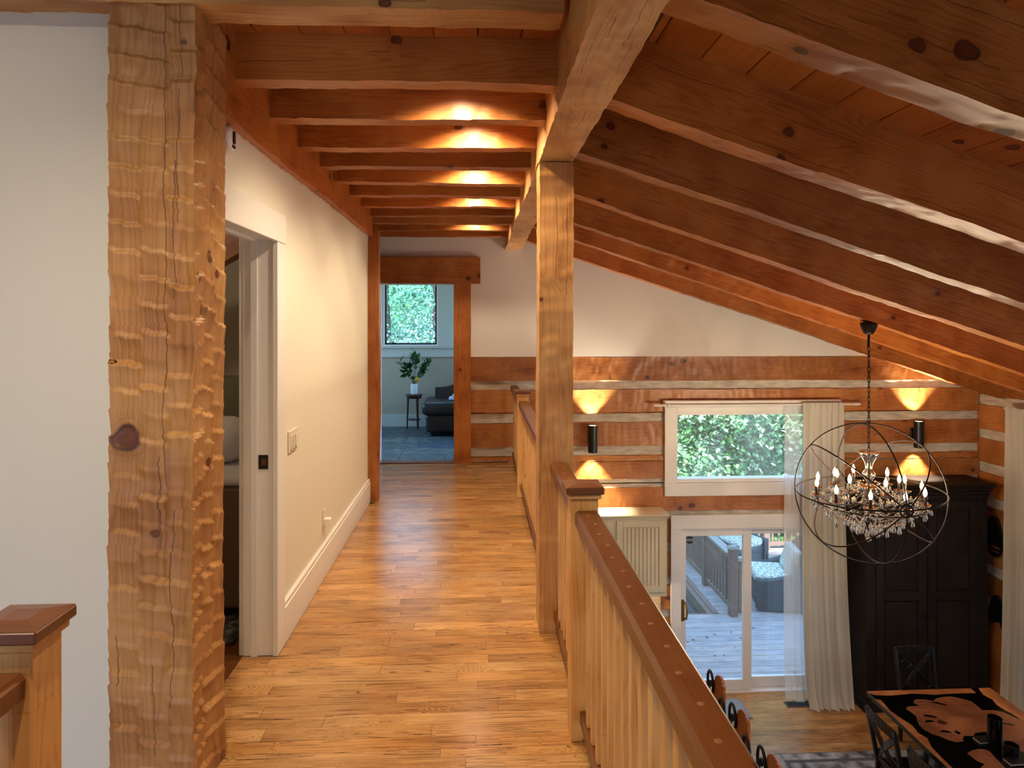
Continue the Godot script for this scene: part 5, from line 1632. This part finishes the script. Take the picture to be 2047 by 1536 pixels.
func outdoors():
	M.leaf = plain(Color.WHITE, 0.38)
	M.leaf.vertex_color_use_as_albedo = true
	M.leaf.backlight_enabled = true
	M.leaf.backlight = Color(0.5, 0.5, 0.5)
	M.bark = plain(Color(0.20, 0.17, 0.15), 0.9)
	# ground
	var b := mb()
	var pts := []
	for i in 41:
		var row := []
		for j in 41:
			var x := lerpf(-14.0, 16.0, j / 40.0)
			var z := lerpf(-8.3, -30.0, i / 40.0)
			row.append(Vector3(x, ground_y(x, z), z))
		pts.append(row)
	b.grid(pts, 1.0, true)
	var lawn := textured(speckle_img(256, 41, 0.06, [Color(0.20, 0.36, 0.16), Color(0.30, 0.50, 0.24), Color(0.42, 0.60, 0.32)]), Vector2(0.5, 0.5), 0.9)
	solo("ground_garden", b.done(), lawn, "green sloping garden lawn beyond the deck", "lawn", Transform3D(), "", "structure")
	solo("ground_yard", mb().span(Vector3(-40, -0.8, -8.2), Vector3(40, -0.5, 40)).done(), plain(Color(0.52, 0.50, 0.48), 0.95), "gravel yard around the front of the house", "yard", Transform3D(), "", "structure")
	solo("ground_bed", mb().span(Vector3(1.4, -0.5, -13.5), Vector3(3.68, -0.30, -10.36)).done(), textured(speckle_img(256, 8, 0.2, [Color(0.12, 0.12, 0.12), Color(0.36, 0.35, 0.34), Color(0.66, 0.65, 0.62)]), Vector2(1.2, 1.2), 0.9), "mulch and stone bed at the foot of the deck railing", "garden bed", Transform3D(), "", "structure")
	# deck
	var tex_d := speckle_img(128, 61, 0.05, [Color(0.61, 0.555, 0.545), Color(0.66, 0.605, 0.59), Color(0.71, 0.65, 0.63)])
	var deckm := [textured(tex_d, Vector2(0.6, 4.0), 0.6), textured(tex_d, Vector2(0.6, 4.0), 0.6, Color(0.95, 0.95, 0.96)), textured(tex_d, Vector2(0.6, 4.0), 0.6, Color(1.04, 1.02, 1.0))]
	var dk = thing("floor_deck", "pale composite board deck outside the sliding door", "deck", Vector3.ZERO, "", "structure")
	var z := -8.27
	var k := 0
	while z > -13.4:
		var x0 := 1.6 if z > -10.25 else 3.70
		var g := grained(0)
		g.span(Vector3(x0, -0.045, z - 0.139), Vector3(7.6, -0.02, z), 0.003)
		part(dk, "deck_board", g.done(), deckm[(k * 7 + k / 3) % 3])
		z -= 0.145
		k += 1
	var brown := plain(Color(0.52, 0.41, 0.36), 0.65)
	part(dk, "fascia", mb().span(Vector3(3.62, -0.32, -13.4), Vector3(3.70, -0.022, -10.3), 0.004).span(Vector3(3.54, -0.2, -13.4), Vector3(3.62, -0.04, -10.3), 0.004).span(Vector3(1.6, -0.32, -10.34), Vector3(3.7, -0.022, -10.29), 0.004).done(), brown)
	var r1 = thing("deck_railing", "brown deck railing running away from the house at the deck edge", "railing")
	deck_post(r1, 3.885, -10.23, 1.02)
	deck_post(r1, 3.885, -11.45, 1.02)
	deck_post(r1, 3.885, -13.2, 1.02)
	deck_rail(r1, Vector3(3.885, 0, -10.30), Vector3(3.885, 0, -11.39), brown)
	deck_rail(r1, Vector3(3.885, 0, -11.51), Vector3(3.885, 0, -13.14), brown)
	var r3 = thing("deck_gate_post", "short brown post beside the first deck railing post", "post")
	deck_post(r3, 4.06, -10.36, 0.80)
	var r2 = thing("deck_railing", "brown deck railing along the back of the deck before the lawn", "railing")
	deck_rail(r2, Vector3(3.98, 0, -13.2), Vector3(5.6, 0, -13.2), brown)
	deck_post(r2, 5.68, -13.2, 1.02)
	deck_rail(r2, Vector3(5.74, 0, -13.2), Vector3(7.4, 0, -13.2), brown)
	deck_post(r2, 7.48, -13.2, 1.02)
	# wicker furniture
	M.wicker = textured(lines_img(64, 64, Color(0.20, 0.23, 0.27), Color(0.11, 0.13, 0.16), 8, 2), Vector2(9, 9), 0.6)
	wicker_chair("grey wicker armchair with a patterned cushion just outside the door", Vector3(4.78, -0.02, -10.72), -1.75)
	wicker_chair("grey wicker armchair with a pale pillow by the back railing", Vector3(4.75, -0.02, -12.45), 0.5)
	# dead leaves on the boards
	var lr := RandomNumberGenerator.new()
	lr.seed = 31
	var lm := [plain(Color(0.45, 0.28, 0.14), 0.8), plain(Color(0.70, 0.62, 0.40), 0.8), plain(Color(0.25, 0.17, 0.12), 0.8)]
	for i in 24:
		var p := Vector3(lr.randf_range(2.55, 4.1), -0.018, lr.randf_range(-9.9, -8.45))
		solo("fallen_leaf", leaf_mesh(), lm[i % 3], "small dry leaf lying on the deck boards outside the sliding door", "leaf", Transform3D(Basis(Vector3.UP, lr.randf() * TAU) * Basis(Vector3.RIGHT, lr.randf_range(-0.1, 0.1)) * Basis.from_scale(Vector3(1, 0.5, 1) * lr.randf_range(0.04, 0.075)), p), "dry leaves on the deck")
	# grass tuft by the bed
	var gt = thing("grass_tuft", "tuft of long green grass beside the deck stones", "grass", Vector3(3.30, -0.3, -10.62))
	var gb := mb()
	for i in 60:
		var a := lr.randf() * TAU
		var d := Vector3(cos(a), 0, sin(a))
		var o := d * lr.randf() * 0.07
		var h := lr.randf_range(0.14, 0.30)
		var tip := o + d * h * 0.6 + Vector3(0, h, 0)
		var side := Vector3(-d.z, 0, d.x) * 0.006
		gb.tri(o - side, o + side, tip, (d + Vector3.UP).normalized())
	part(gt, "blades", gb.done(), plain(Color(0.36, 0.56, 0.20), 0.7)).set_meta("kind", "stuff")
	# trees
	var bright := [Color(0.18, 0.40, 0.14), Color(0.30, 0.52, 0.24), Color(0.10, 0.28, 0.09), Color(0.42, 0.62, 0.42)]
	var deep := [Color(0.05, 0.20, 0.12), Color(0.09, 0.28, 0.16), Color(0.14, 0.36, 0.22)]
	var blue := [Color(0.22, 0.40, 0.34), Color(0.32, 0.50, 0.42), Color(0.15, 0.30, 0.26)]
	tree("leafy_tree", "bright leafy tree at the right of the picture window view", Vector3(6.6, 0.2, -14.2), 4.6, 2.4, 34000, 301, 0.115, bright, 0.12)
	tree("leafy_tree", "bright leafy tree filling the left of the picture window view", Vector3(5.0, 0.5, -16.2), 5.2, 2.4, 30000, 302, 0.11, bright, 0.2)
	tree("leafy_tree", "leafy tree at the back of the lawn beyond the picture window", Vector3(8.6, 0.8, -17.0), 6.0, 2.6, 16000, 303, 0.15, bright, 0.1)
	tree("leafy_tree", "dark leafy tree behind the lawn in the middle of the picture window", Vector3(5.6, 1.4, -18.5), 6.5, 2.8, 5000, 304, 0.17, deep, 0.05)
	tree("leafy_tree", "dark leafy tree far left beyond the picture window", Vector3(2.6, 1.8, -18.0), 6.5, 2.4, 4500, 305, 0.17, deep, 0.05)
	tree("leafy_tree", "deep green tree filling the sunroom window view", Vector3(-2.3, 2.3, -17.0), 7.0, 2.3, 6500, 306, 0.13, deep, 0.1)
	tree("leafy_tree", "pale blue-green tree at the right of the sunroom window view", Vector3(-0.9, 2.2, -14.9), 4.0, 1.3, 6000, 307, 0.07, blue, 0.25)
	tree("leafy_tree", "deep green tree at the far side of the sunroom window view", Vector3(-4.8, 2.3, -18.5), 8.0, 2.8, 4500, 308, 0.16, deep, 0.05)
	tree("leafy_tree", "deep green tree behind the pale tree outside the sunroom", Vector3(0.4, 2.4, -19.0), 8.0, 2.6, 4500, 309, 0.16, deep, 0.05)
	var lg = thing("fallen_log", "fallen grey tree trunk on the slope in the picture window", "log")
	part(lg, "trunk", mb().tube([Vector3(3.2, 0.95, -15.7), Vector3(3.9, 0.9, -15.5), Vector3(4.8, 0.75, -15.2)], 0.13, 10, false, 0.1).done(), plain(Color(0.30, 0.28, 0.28), 0.9))
	var bt = thing("bare_trunk", "slim grey tree trunk at the left edge of the picture window", "tree")
	part(bt, "trunk", mb().tube([Vector3(3.66, -0.2, -13.6), Vector3(3.78, 1.0, -13.6), Vector3(3.86, 2.0, -13.6), Vector3(4.0, 3.4, -13.7)], 0.09, 8, false, 0.03).done(), M.bark)
	part(bt, "branch", mb().tube([Vector3(3.82, 1.6, -13.6), Vector3(3.6, 2.3, -13.5), Vector3(3.5, 3.0, -13.4)], 0.035, 6, false, 0.01).done(), M.bark)

func deck_post(t, x: float, z: float, h: float):
	var brown := plain(Color(0.52, 0.41, 0.36), 0.65)
	var p = part(t, "post", mb().box(Vector3(x, h * 0.5 - 0.02, z), Vector3(0.12, h, 0.12), 0.006).done(), brown)
	part(p, "post_cap", mb().box(Vector3(x, h - 0.008, z), Vector3(0.155, 0.024, 0.155), 0.005).box(Vector3(x, h + 0.012, z), Vector3(0.11, 0.022, 0.11), 0.009).done(), plain(Color(0.60, 0.55, 0.52), 0.5))

func deck_rail(t, a: Vector3, b: Vector3, m: Material):
	var pale := plain(Color(0.60, 0.55, 0.52), 0.5)
	part(t, "top_rail", mb().bar(a + Vector3(0, 0.90, 0), b + Vector3(0, 0.90, 0), 0.14, 0.03, 0.004).bar(a + Vector3(0, 0.855, 0), b + Vector3(0, 0.855, 0), 0.05, 0.06, 0.003).done(), pale)
	part(t, "bottom_rail", mb().bar(a + Vector3(0, 0.09, 0), b + Vector3(0, 0.09, 0), 0.05, 0.07, 0.003).done(), m)
	var n := int((b - a).length() / 0.125)
	for i in n:
		var p := a.lerp(b, (i + 0.5) / n)
		part(t, "baluster", mb().box(p + Vector3(0, 0.475, 0), Vector3(0.036, 0.72, 0.036), 0.003).done(), m)

func wicker_chair(label: String, p: Vector3, turn: float):
	var t = thing("wicker_armchair", label, "armchair", p, "wicker armchairs on the deck")
	t.rotation.y = turn     # faces local +z
	var m: Material = M.wicker
	part(t, "base", mb().rbox(Vector3(0, 0.20, 0.02), Vector3(0.72, 0.38, 0.70), 0.04, 5).done(), m)
	for s in [-1.0, 1.0]:
		var rows := []
		for i in 11:
			var f := i / 10.0
			var zz := lerpf(0.40, -0.42, f)
			var top := 0.50 + 0.16 * smoothstep(0.0, 0.9, f) - 0.05 * sin(f * PI)
			var row := []
			for q in [Vector2(-0.05, 0.02), Vector2(-0.055, top - 0.03), Vector2(-0.03, top), Vector2(0.03, top), Vector2(0.055, top - 0.03), Vector2(0.05, 0.02)]:
				row.append(Vector3(s * 0.41 + q.x, q.y, zz))
			rows.append(row)
		var ab := mb()
		ab.grid(rows, 1.0, false)
		for i in 5:
			ab.tri(Vector3(s * 0.41, 0.25, 0.40), rows[0][i], rows[0][i + 1], Vector3.BACK)
			ab.tri(Vector3(s * 0.41, 0.25, -0.42), rows[10][i], rows[10][i + 1], Vector3.FORWARD)
		part(t, "arm", ab.done(), m)
	var rows2 := []
	for i in 13:
		var f := i / 12.0
		var x := lerpf(-0.46, 0.46, f)
		var top := 0.82 + 0.24 * sin(f * PI)
		var row := []
		for q in [Vector2(0.04, 0.02), Vector2(0.0, top), Vector2(-0.05, top + 0.02), Vector2(-0.11, top - 0.01), Vector2(-0.06, 0.02)]:
			row.append(Vector3(x, q.y, -0.40 + q.x + 0.25 * x * x))
		rows2.append(row)
	var bk := mb()
	bk.grid(rows2, 1.0, true)
	part(t, "backrest", bk.done(), m)
	var cl := textured(speckle_img(64, 12, 0.12, [Color(0.45, 0.46, 0.38), Color(0.84, 0.82, 0.76), Color(0.88, 0.86, 0.81)]), Vector2(4, 4), 0.9)
	part(t, "seat_cushion", mb().rbox(Vector3(0, 0.45, 0.06), Vector3(0.68, 0.15, 0.66), 0.06, 6).done(), cl)
	var pb := mb()
	pb.T = Transform3D(Basis(Vector3(1, 0, 0), -0.3), Vector3(0, 0.70, -0.22))
	pb.rbox(Vector3.ZERO, Vector3(0.56, 0.42, 0.16), 0.075, 6)
	part(t, "back_pillow", pb.done(), cl)

func _ready():
	rng.seed = 20240
	set_up()
	materials()
	M.iron_black = plain(Color(0.03, 0.027, 0.025), 0.4, 0.4)
	M.stoolwood = plain(Color(0.60, 0.33, 0.13), 0.35)
	structure()
	balustrades()
	sconce(1.345, 3.085, "black cylinder wall sconce nearer the slim timber post")
	sconce(5.29, 3.105, "black cylinder wall sconce above the armoire")
	chandelier()
	curtains()
	cabinets()
	dining()
	wall_bits()
	right_wall_bits()
	outdoors()
